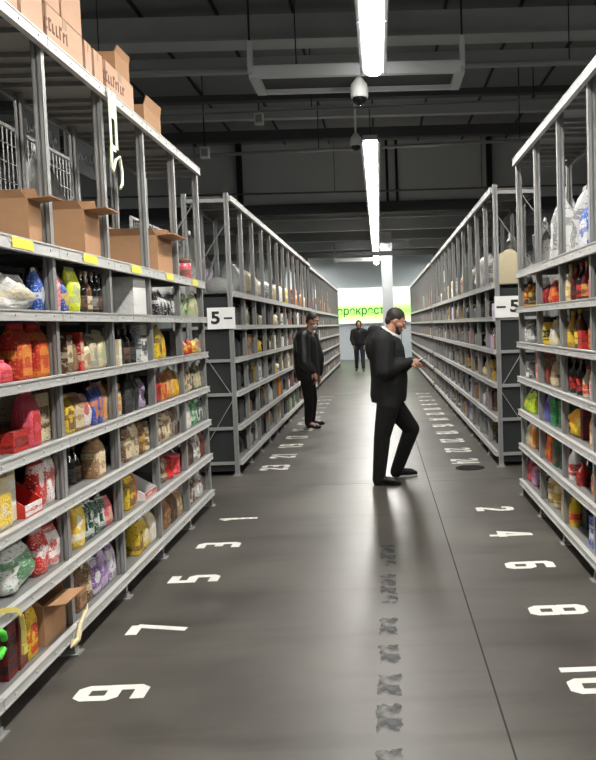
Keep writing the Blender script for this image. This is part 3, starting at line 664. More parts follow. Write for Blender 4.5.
LEFT = [
 [('sack','white','cream',15,.36,.2,.04),('pouch','blue','white',38,.09,.21),('pouch','pink','white',49,.13,.23,.02),
  ('pouch','blue','yellow',64,.09,.18),('pouch','neon yellow','pale green',73,.15,.235,.02),('bottle','black','brown',84,.075,.24),('bottle','brown','cream',89,.075,.24),('bottle','black','grey',95,.075,.24),('bottle','black','brown',101,.075,.25),('bottle','black','grey',106,.075,.24),
  ('box','white','white',131,.3,.255,.02,0,.3),('pouch','grey','dark grey',145,.12,.22,.1),
  ('pouch','black','white',157,.2,.2),('pouch','black','white',166,.2,.17),('pouch','black','white',175,.2,.2),
  ('pouch','pale green','dark green',188,.22,.2,.06),('pouch','pale green','cream',197,.25,.22)],
 [('bag','pink','red',2,.14,.1,.02),('bag','red','orange',22,.15,.26,.03),('bag','red','orange',42,.15,.26,.03),
  ('box','brown','cream',66,.07,.2),('pouch','kraft brown','dark green',72,.1,.2),('box','red','cream',78,.06,.21),('pouch','cream','kraft brown',85,.12,.16),('pouch','cream','grey',92,.13,.2),('pouch','cream','pale green',99,.13,.22),('pouch','cream','grey',106,.13,.24),
  ('box','cream','white',116,.05,.16,.02),('bottle','black','dark grey',121,.08,.25),('bottle','black','brown',127,.08,.25),('bottle','black','dark grey',133,.08,.25),('box','white','black',142,.15,.25),
  ('pouch','yellow','black',158,.15,.26,.02),('pouch','yellow','orange',163,.1,.22),('box','black','dark grey',171,.22,.2,.1),('box','black','purple',177,.12,.18,.1),
  ('pouch','red','yellow',187,.24,.13,.02),('pouch','yellow','red',193,.16,.12,.02),('pouch','pale green','red',199,.22,.14,.02)],
 [('box','red','dark red',15,.16,.09,.03),('box','cream','brown',33,.16,.235,.05,0,.34),('bag','pink','red',44,.14,.26,.02),('box','kraft brown','cream',54,.08,.25,.05),
  ('bag','yellow','brown',68,.1,.2),('bag','kraft brown','cream',76,.14,.2),('pouch','white','red',85,.12,.18),('pouch','blue','orange',94,.17,.22,.02),('pouch','orange','cream',104,.13,.22),
  ('jar','cream','orange',117,.12,.2),('box','black','dark grey',124,.14,.2),('pouch','dark grey','black',132,.18,.22),('pouch','lilac','black',140,.13,.2),('box','black','brown',147,.14,.2),
  ('pouch','red','dark red',156,.15,.2),('pouch','orange','red',162,.18,.19),('pouch','orange','cream',169,.2,.23),('pouch','yellow','orange',176,.18,.2),
  ('pouch','cream','black',186,.2,.23),('pouch','black','cream',191,.16,.2),('pouch','cream','dark green',199,.22,.24)],
 [('bag','cream','yellow',8,.18,.26,.02),('box','cream','white',20,.09,.25,.05,0,.3),('tray','red','white',34,.2,.18,.02),('pouch','red','white',45,.11,.25,.03),('pouch','white','red',52,.11,.26,.03),('pouch','red','white',59,.09,.2,.03),
  ('bottle','black','dark grey',76,.08,.2,.1),('bottle','black','brown',83,.08,.2,.1),('box','black','dark grey',91,.14,.16,.1),('bag','kraft brown','cream',103,.16,.23,.02),
  ('bag','brown','cream',125,.16,.25),('pouch','cream','brown',132,.18,.24),('bag','brown','gold',139,.14,.24),('jar','cream','brown',146,.1,.2),
  ('pouch','brown','cream',160,.2,.18),('pouch','cream','brown',166,.2,.22),('pouch','brown','grey',173,.18,.24),
  ('pouch','white','cream',188,.15,.22,.02),('pouch','green','white',194,.2,.22),('pouch','dark green','white',201,.2,.23)],
 [('sack','white','green',24,.33,.22,.03),('pouch','red','white',48,.14,.2),('pouch','white','red',56,.13,.19),('pouch','red','cream',64,.12,.21),
  ('pouch','yellow','white',79,.13,.24,.02),('pouch','dark green','white',88,.16,.22,.03),('pouch','dark green','white',97,.17,.2,.03),('pouch','pink','cream',107,.14,.17),
  ('bag','yellow','brown',130,.16,.24),('pouch','red','orange',138,.14,.2,.06),('tray','white','red',147,.3,.15,.02),
  ('pouch','brown','cream',163,.14,.2,.05),('can','red','dark red',169,.17,.15,.03),('can','red','pink',176,.17,.15,.03),
  ('bag','brown','black',189,.2,.2),('pouch','white','brown',196,.2,.22),('bag','brown','dark red',202,.16,.24)],
 [('box','dark red','black',5,.11,.25),('box','dark red','brown',13,.1,.25),('bag','yellow','red',26,.13,.26),('carton','kraft brown','cream',50,.27,.19,.03),
  ('bag','brown','kraft brown',82,.15,.22),('pouch','brown','cream',89,.1,.22),('pouch','purple','white',97,.14,.2),('pouch','lilac','purple',105,.14,.22),('pouch','white','purple',113,.14,.22),
  ('bag','yellow','brown',138,.14,.25),('pouch','yellow','white',144,.14,.2),('bag','cream','white',151,.14,.22),
  ('bag','kraft brown','brown',166,.16,.2),('bag','brown','black',172,.2,.22),('pouch','kraft brown','cream',178,.16,.22),
  ('pouch','brown','white',192,.22,.2),('pouch','white','dark red',199,.2,.22)],
]
RIGHT = [
 [('bottle','orange','black',526,.11,.23),('bottle','gold','black',531,.11,.21),('pouch','red','white',540,.18,.15),('pouch','dark red','red',546,.18,.17),('pouch','red','orange',553,.2,.18),
  ('bottle','cream','gold',568,.085,.26,.02),('bottle','dark red','black',573,.085,.25),('bottle','black','red',579,.085,.25),('bottle','dark red','gold',584,.085,.25),('bag','red','pink',594,.16,.2)],
 [('jar','white','grey',523,.12,.2),('pouch','grey','white',530,.2,.17),('jar','gold','white',541,.12,.2),('jar','yellow','black',546,.13,.22,.02),('pouch','cream','white',553,.16,.2),
  ('pouch','brown','red',563,.1,.2),('bottle','gold','yellow',570,.09,.25),('bottle','brown','yellow',577,.09,.26),('box','red','dark red',584,.12,.12,.02),('bag','red','orange',594,.16,.22)],
 [('can','white','black',523,.13,.14),('can','grey','black',529,.14,.15),('box','cream','pink',541,.18,.26,.02),('pouch','brown','red',548,.15,.17),('pouch','cream','brown',554,.14,.18),
  ('bottle','black','red',565,.09,.26),('bottle','black','red',572,.09,.26),('bottle','black','red',579,.09,.26),('bottle','cream','red',585,.08,.2),('bag','pink','white',594,.14,.25)],
 [('pouch','lime','yellow',523,.2,.16,.02),('pouch','neon yellow','lime',530,.2,.19,.02),('pouch','blue','purple',541,.19,.24),('pouch','purple','blue',548,.17,.22),('box','green','dark green',556,.14,.23),
  ('box','dark grey','green',564,.1,.2,.05),('sack','yellow','orange',576,.24,.19,.03),('box','dark red','black',586,.08,.2,.06),('bag','orange','cream',595,.14,.24)],
 [('pouch','pale green','white',524,.16,.2),('pouch','orange','cream',530,.18,.22,.02),('pouch','red','brown',543,.17,.25),('pouch','red','orange',549,.17,.26),('bag','dark green','brown',556,.15,.24),
  ('box','dark green','black',565,.13,.22,.05),('bottle','white','red',573,.1,.27,.02),('bottle','red','dark red',579,.09,.16,.02),('bottle','black','dark grey',586,.09,.2,.1),('bag','yellow','red',596,.14,.2)],
 [('pouch','pink','dark red',527,.2,.2),('pouch','lilac','red',532,.16,.18),('jar','dark green','white',546,.13,.22),('jar','gold','cream',551,.12,.19),('jar','cream','gold',557,.14,.22),
  ('bag','gold','cream',565,.13,.22),('bottle','yellow','red',573,.09,.25,.02),('box','black','dark grey',581,.12,.2,.1),('box','black','dark grey',588,.1,.18,.1),('box','blue','white',597,.14,.2)],
]
for t_, it in enumerate(LEFT): fill('L', t_, it, 'left')
for t_, it in enumerate(RIGHT): fill('R', t_, it, 'right')

# the right rack's bays beside the camera, just out of the photo
rr = random.Random(77)
for t_ in range(6):
    z = LV1[5-t_]+.0185
    for bn_, ya, yb in (('bay beside camera', YN+BAY+.03, YN+2*BAY-.03), ('nearest bay', YN+2*BAY+.03, YN+2*BAY+.58)):
        y = ya; i = 0
        while y < yb-.12 and i < 6:
            kd = rr.choice(['pouch', 'bag', 'box', 'jar', 'bottle']); c1 = rr.choice(list(COL)); c2 = rr.choice(['white', 'cream', 'yellow', 'red', 'black'])
            w_ = min(yb-y, rr.uniform(.1, .16)) if kd not in ('jar', 'bottle') else rr.uniform(.08, .1); d = w_ if kd in ('jar', 'bottle') else .1
            product(kd, c1, c2, (XR+.035+d/2, y+w_/2, z), (d, w_, rr.uniform(.16, .25)), math.pi, '%s %s, %s from right, %s tier, %s of right front rack' % (c1, KW[kd], ORD[i], TIER[t_], bn_), 'groceries on the right front rack')
            y += w_+rr.uniform(.01, .06); i += 1
# ---- big cartons on the open upper tier and on top of the left front rack
def span_box(kind, px0, px1, z, h, d, X0, s, label, group, c1='kraft brown', c2='cream', parts=True, shrink=1):
    ya = y_at(px0, X0, z+h/2); yb = y_at(px1, X0, z+h/2); ya, yb = min(ya, yb), max(ya, yb)
    yc = (ya+yb)/2; wy = (yb-ya)*shrink
    if z < 2.5:
        k = math.floor((yc-YN)/BAY); lo, hi = YN+k*BAY+.03, YN+(k+1)*BAY-.03; wy = min(wy, hi-lo); yc = max(lo+wy*.62, min(hi-wy*.55, yc))
    product(kind, c1, c2, (X0-s*d/2, yc, z), (d, wy, h), 0 if s > 0 else math.pi, label, group, parts)
G1 = 'cartons on the open upper tier'
zt = 2.0+.0185
for px0, px1, h, d, lb in ((34, 48, .22, .36, 'open cardboard carton on the upper tier, nearest bay of left front rack'),
                           (86, 103, .27, .40, 'open cardboard carton with flap out, upper tier, second bay of left front rack'),
                           (158, 174, .29, .40, 'open cardboard carton with flap out, upper tier, fourth bay of left front rack')):
    span_box('carton', px0, px1, zt, h, d, XL-.035, 1, lb, G1, shrink=.9)
product('jar', 'pink', 'brown', (XL-.09, y_at(184, XL-.09, 2.1), zt), (.13, .13, .2), 0, 'small red jar with brown lid on the upper tier by cross aisle', G1)
G2 = 'cardboard cases on top of the left rack'
z3 = ZT+.0185
cases = [(-30, -2, 0, .26, 'closed cardboard case on rack top, leftmost at the photo edge'), (2, 17, 0, .26, 'narrow cardboard case on rack top, first in lower row'), (20, 43, 0, .26, 'cardboard case on rack top, second in lower row'),
         (46, 83, 0, .26, 'wide cardboard case on rack top, third in lower row'), (85, 92, 0, .26, 'thin upright cardboard case on rack top between wide ones'), (94, 103, 0, .26, 'narrow cardboard case on rack top beside the hanging tag'),
         (105.5, 134, 0, .26, 'cardboard case with printed band at end of rack top lower row')]
for px0, px1, dz, h, lb in cases: span_box('case', px0, px1, z3+dz, h, .385, XL-.056, 1, lb, G2, shrink=.985)
ymid = y_at(62, XL, z3+.4)
for ya, yb, h, lb in ((3.25, 3.74, .3, 'upper cardboard case stacked on rack top at the photo edge'), (3.77, 4.22, .26, 'upper cardboard case stacked on rack top, first in upper row'), (4.24, 4.68, .34, 'upper cardboard case stacked on rack top, second in upper row'), (4.70, 5.02, .34, 'upper cardboard case stacked on rack top, last in upper row')):
    zb = z3+.262
    product('case', 'cream', 'cream', (XL-.056-.1925, (ya+yb)/2, zb), (.385, (yb-ya)*.99, h), 0, lb, G2)
for px0, px1, lb in ((52, 78, 'a'), (109, 131, 'b')):      # printed bands on two cases, too worn to read
    ya = y_at(px0, XL-.02, z3+.14); yb = y_at(px1, XL-.02, z3+.14)
    mb = MB(); rr = random.Random(3); y = ya
    while y < yb-.03:
        hgt = rr.uniform(.05, .075); mb.box(0, .002, y, y+.012, .13, .13+hgt)
        if rr.random() < .7: mb.box(0, .002, y+.012, y+.035, .13+hgt-.015, .13+hgt)
        if rr.random() < .6: mb.box(0, .002, y+.012, y+.03, .13, .142)
        y += .05
    par = [o for o in col.objects if o.name.startswith('cardboard_case') and o.location.y-o.scale.y/2 < (ya+yb)/2 < o.location.y+o.scale.y/2 and abs(o.location.z-z3) < .01][0]
    o = mb.build('printed_band', PRINT, par)
    o.matrix_parent_inverse = (Matrix.Translation(par.location) @ Matrix.Diagonal((*par.scale, 1))).inverted()
    o.location = (XL-.0555, 0, z3)
span_box('openbox', 113, 131, z3+.262, .13, .3, XL-.07, 1, 'small opened cardboard carton perched on the printed end case', G2, shrink=.8)
span_box('openbox', 142, 163, z3, .22, .34, XL-.07, 1, 'brown opened cardboard carton alone at end of rack top', G2, shrink=.8)

# hanging pale tag on the top beam
ht = bpy.data.objects.new('hanging_tag', None); col.objects.link(ht); ht.location = (XL+.045, y_at(112, XL+.045, 2.95), 2.99)
tag(ht, 'pale green card tag with strap loop hanging from left rack top', 'tag')
TG = mat('pale_green_card', '#e3efcf', .5)
MB().box(-.002, .002, -.075, .075, -.13, .03).box(-.002, .002, -.075, -.035, -.3, -.13).box(-.002, .002, .03, .075, -.3, -.13).box(-.002, .002, -.035, .03, -.32, -.285).build('card', TG, ht)
MB().tube([(0, -.06, -.3), (0, -.07, -.42), (0, -.05, -.45), (.005, 0, -.37), (.01, .06, -.34), (.01, .1, -.42), (.01, .09, -.5), (.01, .04, -.53)], .009, 8).build('strap', TG, ht)
MB().box(-.003, .003, -.012, .012, .0, .04).build('clip', STEEL, ht)
# strap and green wrapper hanging at the photo's left edge
st = bpy.data.objects.new('packing_strap', None); col.objects.link(st); yy = y_at(12, XL+.04, .5); st.location = (XL+.045, yy, .46)
tag(st, 'yellow packing strap dangling over the shelf edge at far left', 'strap')
sp_ = MB(); pp = [(.0, -.2, .06), (.0, -.1, .055), (.0, .02, .02), (.0, .07, -.02), (.0, .085, -.09), (.0, .08, -.16)]
for a_, b_ in zip(pp, pp[1:]): sp_.bar(a_, b_, .004, .02)
sp_.build('band', mat('strap_yellow', '#d9c968', .5), st)
MB().box(-.006, .006, .065, .1, -.19, -.15).build('tail', MATS['strap_yellow'], st)
gw = bpy.data.objects.new('green_wrapper', None); col.objects.link(gw); gw.location = (XL+.05, y_at(3, XL+.05, .43), .40)
tag(gw, 'bright green wrapper hanging off the shelf at far left', 'wrapper')
MB().tube([(0, -.05+.06*math.cos(t*.7), .05*math.sin(t*.7)) for t in range(9)], .014, 7).build('ring', mat('bright_green', '#4fd23c', .4), gw)
ft = bpy.data.objects.new('film_scrap', None); col.objects.link(ft); yy = y_at(70, XL+.04, .16); ft.location = (XL+.072, yy, .16)
tag(ft, 'crumpled pale film scrap hanging off the lowest shelf edge', 'scrap')
rr = random.Random(8)
MB().tube([(rr.uniform(-.006, .01), -.08+.023*i, -.05+.012*i+rr.uniform(-.012, .012)) for i in range(12)], [.003]+[rr.uniform(.008, .026)*(1-i/16) for i in range(10)]+[.002], 7).build('crumple', mat('cream_film', '#cfc39a', .4), ft)

# upper tier of the right front rack
G3 = 'goods on the upper tier of the right front rack'
for px, w_, h, c1, c2, k, lb in ((592, .3, .42, 'blue', 'white', 'bag', 'bright blue wrapped pack on the upper tier of right front rack'),
                                 (568, .22, .40, 'white', 'grey', 'box', 'white printed box on the upper tier of right front rack'),
                                 (558, .2, .55, 'grey', 'white', 'pouch', 'tall grey film pack on upper tier of right front rack by cross aisle'),
                                 (579, .12, .5, 'white', 'grey', 'pouch', 'slim white film pack on upper tier between box and blue pack'),
                                 (606, .14, .4, 'grey', 'lilac', 'pouch', 'grey film pack on upper tier nearest the camera, right front rack')):
    y = min(YE-w_/2-.04, y_at(px, XR+.2, zt+h/2)); product(k, c1, c2, (XR+.25, y, zt), (.22, w_, h), math.pi, lb, G3)

# ------------------------------------------------------------------ rows behind the racks
rackLB = rack('low grey rack standing back to back behind left front rack', XL-2*DEP-.1, -1, YN, 6, LV1, back=False, top=False, feet=False, zt=2.02)
rackRB = rack('low grey rack standing back to back behind right front rack', XR+2*DEP+.1, 1, YN, 6, LV1, back=False, top=False, feet=False, zt=2.02)
rackLB2 = rack('low grey rack back to back behind left middle rack', XL-2*DEP-.1, -1, Y2, 12, LV2, back=False, top=False, feet=False, zt=2.0)
rackRB2 = rack('low grey rack back to back behind right middle rack', XR+2*DEP+.1, 1, Y2, 12, LV2, back=False, top=False, feet=False, zt=2.0)
def wire_panel(X, y0, y1, z0, z1, label):
    e = bpy.data.objects.new('wire_mesh_panel', None); col.objects.link(e); e.location = (X, y0, z0); tag(e, label, 'wire panel', 'wire mesh panels behind the racks')
    L_ = y1-y0; hh = z1-z0; mb = MB(); n = int(L_/.07)
    for i in range(n+1): mb.box(-.003, .003, L_*i/n-.003, L_*i/n+.003, 0, hh)
    for i in range(9): mb.box(-.003, .003, 0, L_, hh*i/8-.003, hh*i/8+.003)
    mb.build('wires', STEEL, e)
    MB().box(-.012, .012, 0, .024, -.02, hh).box(-.012, .012, L_-.024, L_, -.02, hh).box(-.012, .012, .024, L_-.024, hh-.024, hh).build('edge_frame', STEEL, e)
bl = ['nearest', 'second', 'third', 'fourth', 'fifth', 'sixth']
for k in range(6):
    wire_panel(XL-2*DEP-.06, YN+k*BAY+.03, YN+(k+1)*BAY-.03, 2.04, 3.12, 'wire mesh panel behind left front rack, %s bay from camera' % bl[k])
    if k > 1: wire_panel(XR+2*DEP+.06, YN+k*BAY+.03, YN+(k+1)*BAY-.03, 2.04, 2.8, 'wire mesh panel behind right front rack, %s bay from camera' % bl[k])
for k in range(4):
    wire_panel(XL-2*DEP-.06, Y2+k*BAY+.03, Y2+(k+1)*BAY-.03, 2.02, 2.85, 'wire mesh panel behind left middle rack, %s bay from cross aisle' % bl[k])
    wire_panel(XR+2*DEP+.06, Y2+k*BAY+.03, Y2+(k+1)*BAY-.03, 2.02, 2.85, 'wire mesh panel behind right middle rack, %s bay from cross aisle' % bl[k])
def scrawl_board(px0, px1, py0, X, h, label, seed):
    a = on(px0, py0, 0, X); yb = y_at(px1, X, a.z)
    e = bpy.data.objects.new('hanging_board', None); col.objects.link(e); e.location = (X, a.y, a.z-h); tag(e, label, 'board', 'dark boards behind the left rack')
    L_ = yb-a.y
    MB().box(-.01, .01, 0, L_, 0, h).build('panel', mat('board_dark', '#33363a', .6), e)
    mb = MB(); rr = random.Random(seed); pts = []; n = 26
    for i in range(n): pts.append((.014, L_*.12+L_*.76*i/(n-1), h*.5+rr.uniform(-.22, .22)*h*(1 if i % 2 else -1)))
    mb.tube(pts, .012, 5); mb.build('printed_marks', mat('board_marks', '#8a8f92', .6), e)
    MB().tube([(0, .15, h), (0, .15, ZC-a.z+h)], .006, 6).tube([(0, L_-.15, h), (0, L_-.15, ZC-a.z+h)], .006, 6).build('hanger_rod', DARK, e)
scrawl_board(16, 58, 100, -3.4, .42, 'dark board with pale marks behind left rack, nearer one', 1)
scrawl_board(64, 108, 128, -3.4, .42, 'dark board with pale marks behind left rack, farther one', 2)
# wrapped goods standing on the rear rows, seen through the open upper tier
rr = random.Random(5); n = 0
for s, nm in ((1, 'left'), (-1, 'right')):
    Xc = (XL-DEP-.1-.25) if s > 0 else (XR+DEP+.1+.25)
    i = 0; y = 5.0 if s > 0 else 5.6
    while y < 19.4:
        w_ = rr.uniform(.3, .6)
        if YE-.1 < y+w_ and y < Y2+.05: y = Y2+.06; continue
        h = rr.uniform(.45, 1.0) if rr.random() < .7 else rr.uniform(.25, .5); c1 = rr.choice(['white', 'white', 'white', 'grey', 'grey', 'lilac', 'dark grey']); kd = rr.choice(['box', 'pouch', 'pouch', 'sack'])
        if kd == 'sack': h = min(h, w_)
        product(kd, c1, rr.choice(['grey', 'white', 'dark grey']), (Xc, y+w_/2, (2.0 if y < 9 else 1.98)+.0185), (.3, w_*.96, h), 0 if s > 0 else math.pi,
                '%s wrapped %s, %s along the row behind the %s racks' % (c1, {'box': 'box', 'pouch': 'pouch', 'sack': 'bulky pack', 'bag': 'bag'}[kd], ('%dth' % (i+1) if i > 11 else ORD[i]), nm), 'wrapped goods behind the %s racks' % nm, True)
        i += 1; y += w_+rr.uniform(.02, .3)

# ------------------------------------------------------------------ goods on the middle racks
def middle(s, nm):
    rr = random.Random(21 if s > 0 else 22); X0 = XL if s > 0 else XR
    for t in range(5):
        z = LV2[4-t]+.0185
        for k in range(12):
            n = 3 if k < 7 else 2
            far = k/11
            for i in range(n):
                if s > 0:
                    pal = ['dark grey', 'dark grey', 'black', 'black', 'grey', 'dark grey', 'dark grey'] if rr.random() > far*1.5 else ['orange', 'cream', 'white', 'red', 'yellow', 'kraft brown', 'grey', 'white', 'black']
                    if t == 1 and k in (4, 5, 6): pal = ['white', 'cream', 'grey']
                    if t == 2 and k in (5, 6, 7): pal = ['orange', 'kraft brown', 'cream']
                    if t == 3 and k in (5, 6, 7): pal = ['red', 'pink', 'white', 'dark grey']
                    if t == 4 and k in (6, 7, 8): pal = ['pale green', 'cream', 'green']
                else:
                    pal = ['cream', 'white', 'grey', 'kraft brown', 'pink', 'lilac', 'dark grey', 'gold', 'black', 'black', 'grey', 'brown']
                c1 = rr.choice(pal); c2 = rr.choice(['white', 'grey', 'cream', 'black'] if s < 0 else ['dark grey', c1, c1])
                kd = rr.choice(['box', 'box', 'pouch', 'bag', 'bottle', 'jar'] if s < 0 else ['box', 'box', 'box', 'pouch', 'bag', 'bottle'])
                slot = (BAY-.06)/n
                w_ = slot*rr.uniform(.6, .95) if kd not in ('bottle', 'jar') else rr.uniform(.1, .14)
                h = rr.uniform(.15, .29); d = w_ if kd in ('bottle', 'jar') else rr.uniform(.15, .3)
                y = Y2+k*BAY+.03+slot*(i+.5); X = X0-s*(rr.uniform(.02, .09)+d/2)
                order = i if s > 0 else n-1-i
                lab = '%s %s, %s from left, %s tier, %s bay of %s middle rack' % (c1, KW[kd], ORD[order], TIER[t] if t < 4 else 'bottom', ['first', 'second', 'third', 'fourth', 'fifth', 'sixth', 'seventh', 'eighth', 'ninth', 'tenth', 'eleventh', 'twelfth'][k], nm)
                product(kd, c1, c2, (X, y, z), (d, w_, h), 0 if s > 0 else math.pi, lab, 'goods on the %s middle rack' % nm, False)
    # upper tier
    for k in range(12):
        if s > 0:
            c1 = 'grey' if k == 0 else rr.choice(['grey', 'white', 'grey', 'cream']) if k < 6 else ['white', 'yellow', 'pink', 'orange', 'orange', 'white'][k-6]
            h = rr.uniform(.3, .42) if k else .2
        else: c1 = rr.choice(['grey', 'white', 'lilac', 'cream', 'kraft brown']); h = rr.uniform(.25, .5)
        kd = rr.choice(['box', 'bag', 'pouch'])
        d = .3; w_ = rr.uniform(.35, .7); 
        lab = '%s %s on the upper tier, %s bay of %s middle rack' % (c1, KW[kd], ['first', 'second', 'third', 'fourth', 'fifth', 'sixth', 'seventh', 'eighth', 'ninth', 'tenth', 'eleventh', 'twelfth'][k], nm)
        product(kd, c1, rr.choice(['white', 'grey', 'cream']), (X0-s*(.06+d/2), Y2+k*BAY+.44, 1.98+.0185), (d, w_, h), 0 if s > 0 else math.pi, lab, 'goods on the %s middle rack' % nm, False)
middle(1, 'left'); middle(-1, 'right')
# ------------------------------------------------------------------ goods on the far racks: too small to count
ISL = bpy.data.materials.new('mixed_far_goods'); ISL.use_nodes = True
nt = ISL.node_tree; bs = nt.nodes['Principled BSDF']; ge = nt.nodes.new('ShaderNodeNewGeometry'); rp = nt.nodes.new('ShaderNodeValToRGB'); rp.color_ramp.interpolation = 'CONSTANT'
pal = ['white', 'cream', 'grey', 'kraft brown', 'dark grey', 'pink', 'white', 'orange', 'grey', 'gold']
e = rp.color_ramp.elements; e[0].color = lin(COL[pal[0]]); e[1].position = .1; e[1].color = lin(COL[pal[1]])
for i in range(2, len(pal)): q = e.new(i/len(pal)); q.color = lin(COL[pal[i]])
nt.links.new(ge.outputs['Random Per Island'], rp.inputs[0]); nt.links.new(rp.outputs[0], bs.inputs['Base Color'])
for s, nm in ((1, 'left'), (-1, 'right')):
    rr = random.Random(40+s); mb = MB(); X0 = (XL-.05) if s > 0 else XR
    for t, z in enumerate(LV2):
        for k in range(16):
            y = Y3+k*BAY+.04
            while y < Y3+(k+1)*BAY-.18:
                w_ = rr.uniform(.12, .3); w_ = min(w_, Y3+(k+1)*BAY-.04-y); d = rr.uniform(.1, .3); sb = rr.uniform(.02, .08); h = rr.uniform(.14, .28) if t < 5 else rr.uniform(.2, .5)
                x1 = X0-s*sb; x0 = x1-s*d
                mb.loft([[(x0, y, z+.0185), (x1, y, z+.0185), (x1, y+w_, z+.0185), (x0, y+w_, z+.0185)], [(x0, y, z+h*.85), (x1, y, z+h*.85), (x1, y+w_, z+h*.85), (x0, y+w_, z+h*.85)],
                         [(x0+.02*s, y+.01, z+h), (x1-.03*s, y+.01, z+h), (x1-.03*s, y+w_-.01, z+h), (x0+.02*s, y+w_-.01, z+h)]], smooth=False)
                y += w_+rr.uniform(.01, .08)
    o = mb.build('far_goods', ISL); tag(o, 'mixed small packages filling the far %s rack' % nm, 'goods', kind='stuff')
# ------------------------------------------------------------------ people
def capsule(mb, a, b, r0, r1, seg=12):
    a = Vector(a); b = Vector(b); d = b-a; L_ = d.length
    if L_ < 1e-5: d = Vector((0, 0, 1)); L_ = 1e-5
    d = d.normalized()
    pts = []; rs = []
    for t in (-1, -.87, -.5): pts.append(a+d*(t*r0)); rs.append(max(.0008, r0*math.sqrt(max(0, 1-t*t))))
    pts.append(a); rs.append(r0); pts.append(a+d*L_*.5); rs.append((r0+r1)/2); pts.append(b); rs.append(r1)
    for t in (.5, .87, 1): pts.append(b+d*(t*r1)); rs.append(max(.0008, r1*math.sqrt(max(0, 1-t*t))))
    mb.tube(pts, rs, seg)
def chain(mb, joints):
    for (a, r0), (b, r1) in zip(joints, joints[1:]): capsule(mb, a, b, r0, r1)
def ellipsoid(mb, c, rad, M=None, seg=14, rings=9):
    c = Vector(c); out = []
    for k in range(rings+1):
        ph = -math.pi/2+math.pi*k/rings; row = []
        for i in range(seg):
            t = 2*math.pi*i/seg; v = Vector((rad[0]*max(.004, math.cos(ph))*math.cos(t), rad[1]*max(.004, math.cos(ph))*math.sin(t), rad[2]*math.sin(ph)))
            if M: v = M @ v
            row.append(c+v)
        out.append(row)
    mb.loft(out)
def fuse(mb, name, material, voxel, parent=None, smooth=4):
    """join overlapping shapes into one continuous skin"""
    me = mb.mesh(name, material); o = bpy.data.objects.new(name+'_src', me); col.objects.link(o)
    r = o.modifiers.new('r', 'REMESH'); r.mode = 'VOXEL'; r.voxel_size = voxel; r.use_smooth_shade = True
    sm = o.modifiers.new('s', 'SMOOTH'); sm.factor = .5; sm.iterations = smooth
    out = bpy.data.meshes.new_from_object(o.evaluated_get(bpy.context.evaluated_depsgraph_get())); out.name = name
    bpy.data.objects.remove(o); out.materials.clear(); out.materials.append(material)
    for p in out.polygons: p.use_smooth = True
    p = bpy.data.objects.new(name, out); col.objects.link(p); p.parent = parent; return p
SKIN = mat('skin', '#a87a64', .5, 0, .08, 30)
HAIR = mat('dark_hair', '#241b17', .6, 0, .3, 60)
JACK = mat('black_jacket', '#07080a', .8, 0, .25, 18, .5)
JACK2 = mat('dark_quilted_jacket', '#121517', .42, 0, .3, 14, .8)
TROU = mat('black_trousers', '#060607', .85, 0, .2, 20, .3)
SHOE = mat('black_shoe', '#0a0a0a', .35)
SOLE = mat('pale_sole', '#b9b6b0', .6)
COLLAR = mat('white_collar', '#dcdcd8', .6)
def hand(mb, wrist, d, up, side, curl=.5, s=1.0):
    """palm and five separate fingers; d = forearm direction, up = back of the hand, side = thumb side"""
    d = Vector(d).normalized(); up = Vector(up); up = (up-d*up.dot(d)).normalized(); lat = d.cross(up)*side; w0 = Vector(wrist)
    for k in range(4):
        base = w0+d*.085*s+lat*(.028-.019*k)*s
        capsule(mb, w0+lat*(.018-.012*k)*s+d*.01, base, .017*s, .0125*s, 8)
        ln = (.072, .08, .075, .06)[k]*s; a = base; dd = d.copy()
        for seg, fr in enumerate((.45, .32, .25)):
            dd = (dd*math.cos(curl*.8)-up*math.sin(curl*.8)); up2 = up
            b2 = a+dd*ln*fr; capsule(mb, a, b2, (.0098, .0090, .0082)[seg]*s, (.0090, .0082, .0074)[seg]*s, 8); a = b2
    t0 = w0+d*.025*s+lat*.025*s; t1 = t0+(d*.6+lat*.7-up*.3).normalized()*.042*s; t2 = t1+(d*.9+lat*.1-up*.35).normalized()*.032*s; t3 = t2+(d*.9-lat*.1-up*.4).normalized()*.026*s
    chain(mb, [(t0, .015*s), (t1, .0115*s), (t2, .0105*s), (t3, .008*s)])
def head(mb, hr, c, fwd, up, s=1.0):
    """skull, jaw, nose, brow, ears, lips into mb; hair into hr"""
    fwd = Vector(fwd).normalized(); up = Vector(up); up = (up-fwd*up.dot(fwd)).normalized(); lat = up.cross(fwd)
    M = Matrix((fwd, lat, up)).transposed(); c = Vector(c); P = lambda x, y, z: c+M @ Vector((x*s, y*s, z*s))
    ellipsoid(mb, P(-.012, 0, .025), (.098*s, .075*s, .095*s), M)
    ellipsoid(mb, P(.022, 0, -.045), (.066*s, .058*s, .072*s), M)
    capsule(mb, P(.062, 0, -.098), P(.03, 0, -.1), .024*s, .04*s, 10)
    capsule(mb, P(.088, 0, .012), P(.108, 0, -.028), .011*s, .016*s, 8)
    capsule(mb, P(.082, -.03, .03), P(.082, .03, .03), .014*s, .014*s, 8)
    capsule(mb, P(.083, -.018, -.062), P(.083, .018, -.062), .011*s, .011*s, 8)
    for q in (-1, 1):
        ellipsoid(mb, P(.0, q*.076, -.008), (.018*s, .010*s, .03*s), M)
        capsule(mb, P(.06, q*.04, -.02), P(.03, q*.052, -.03), .022*s, .024*s, 8)
    if hr is not None:
        ellipsoid(hr, P(-.022, 0, .042), (.097*s, .082*s, .090*s), M)
        ellipsoid(hr, P(-.065, 0, -.01), (.045*s, .066*s, .06*s), M)
    return P, M
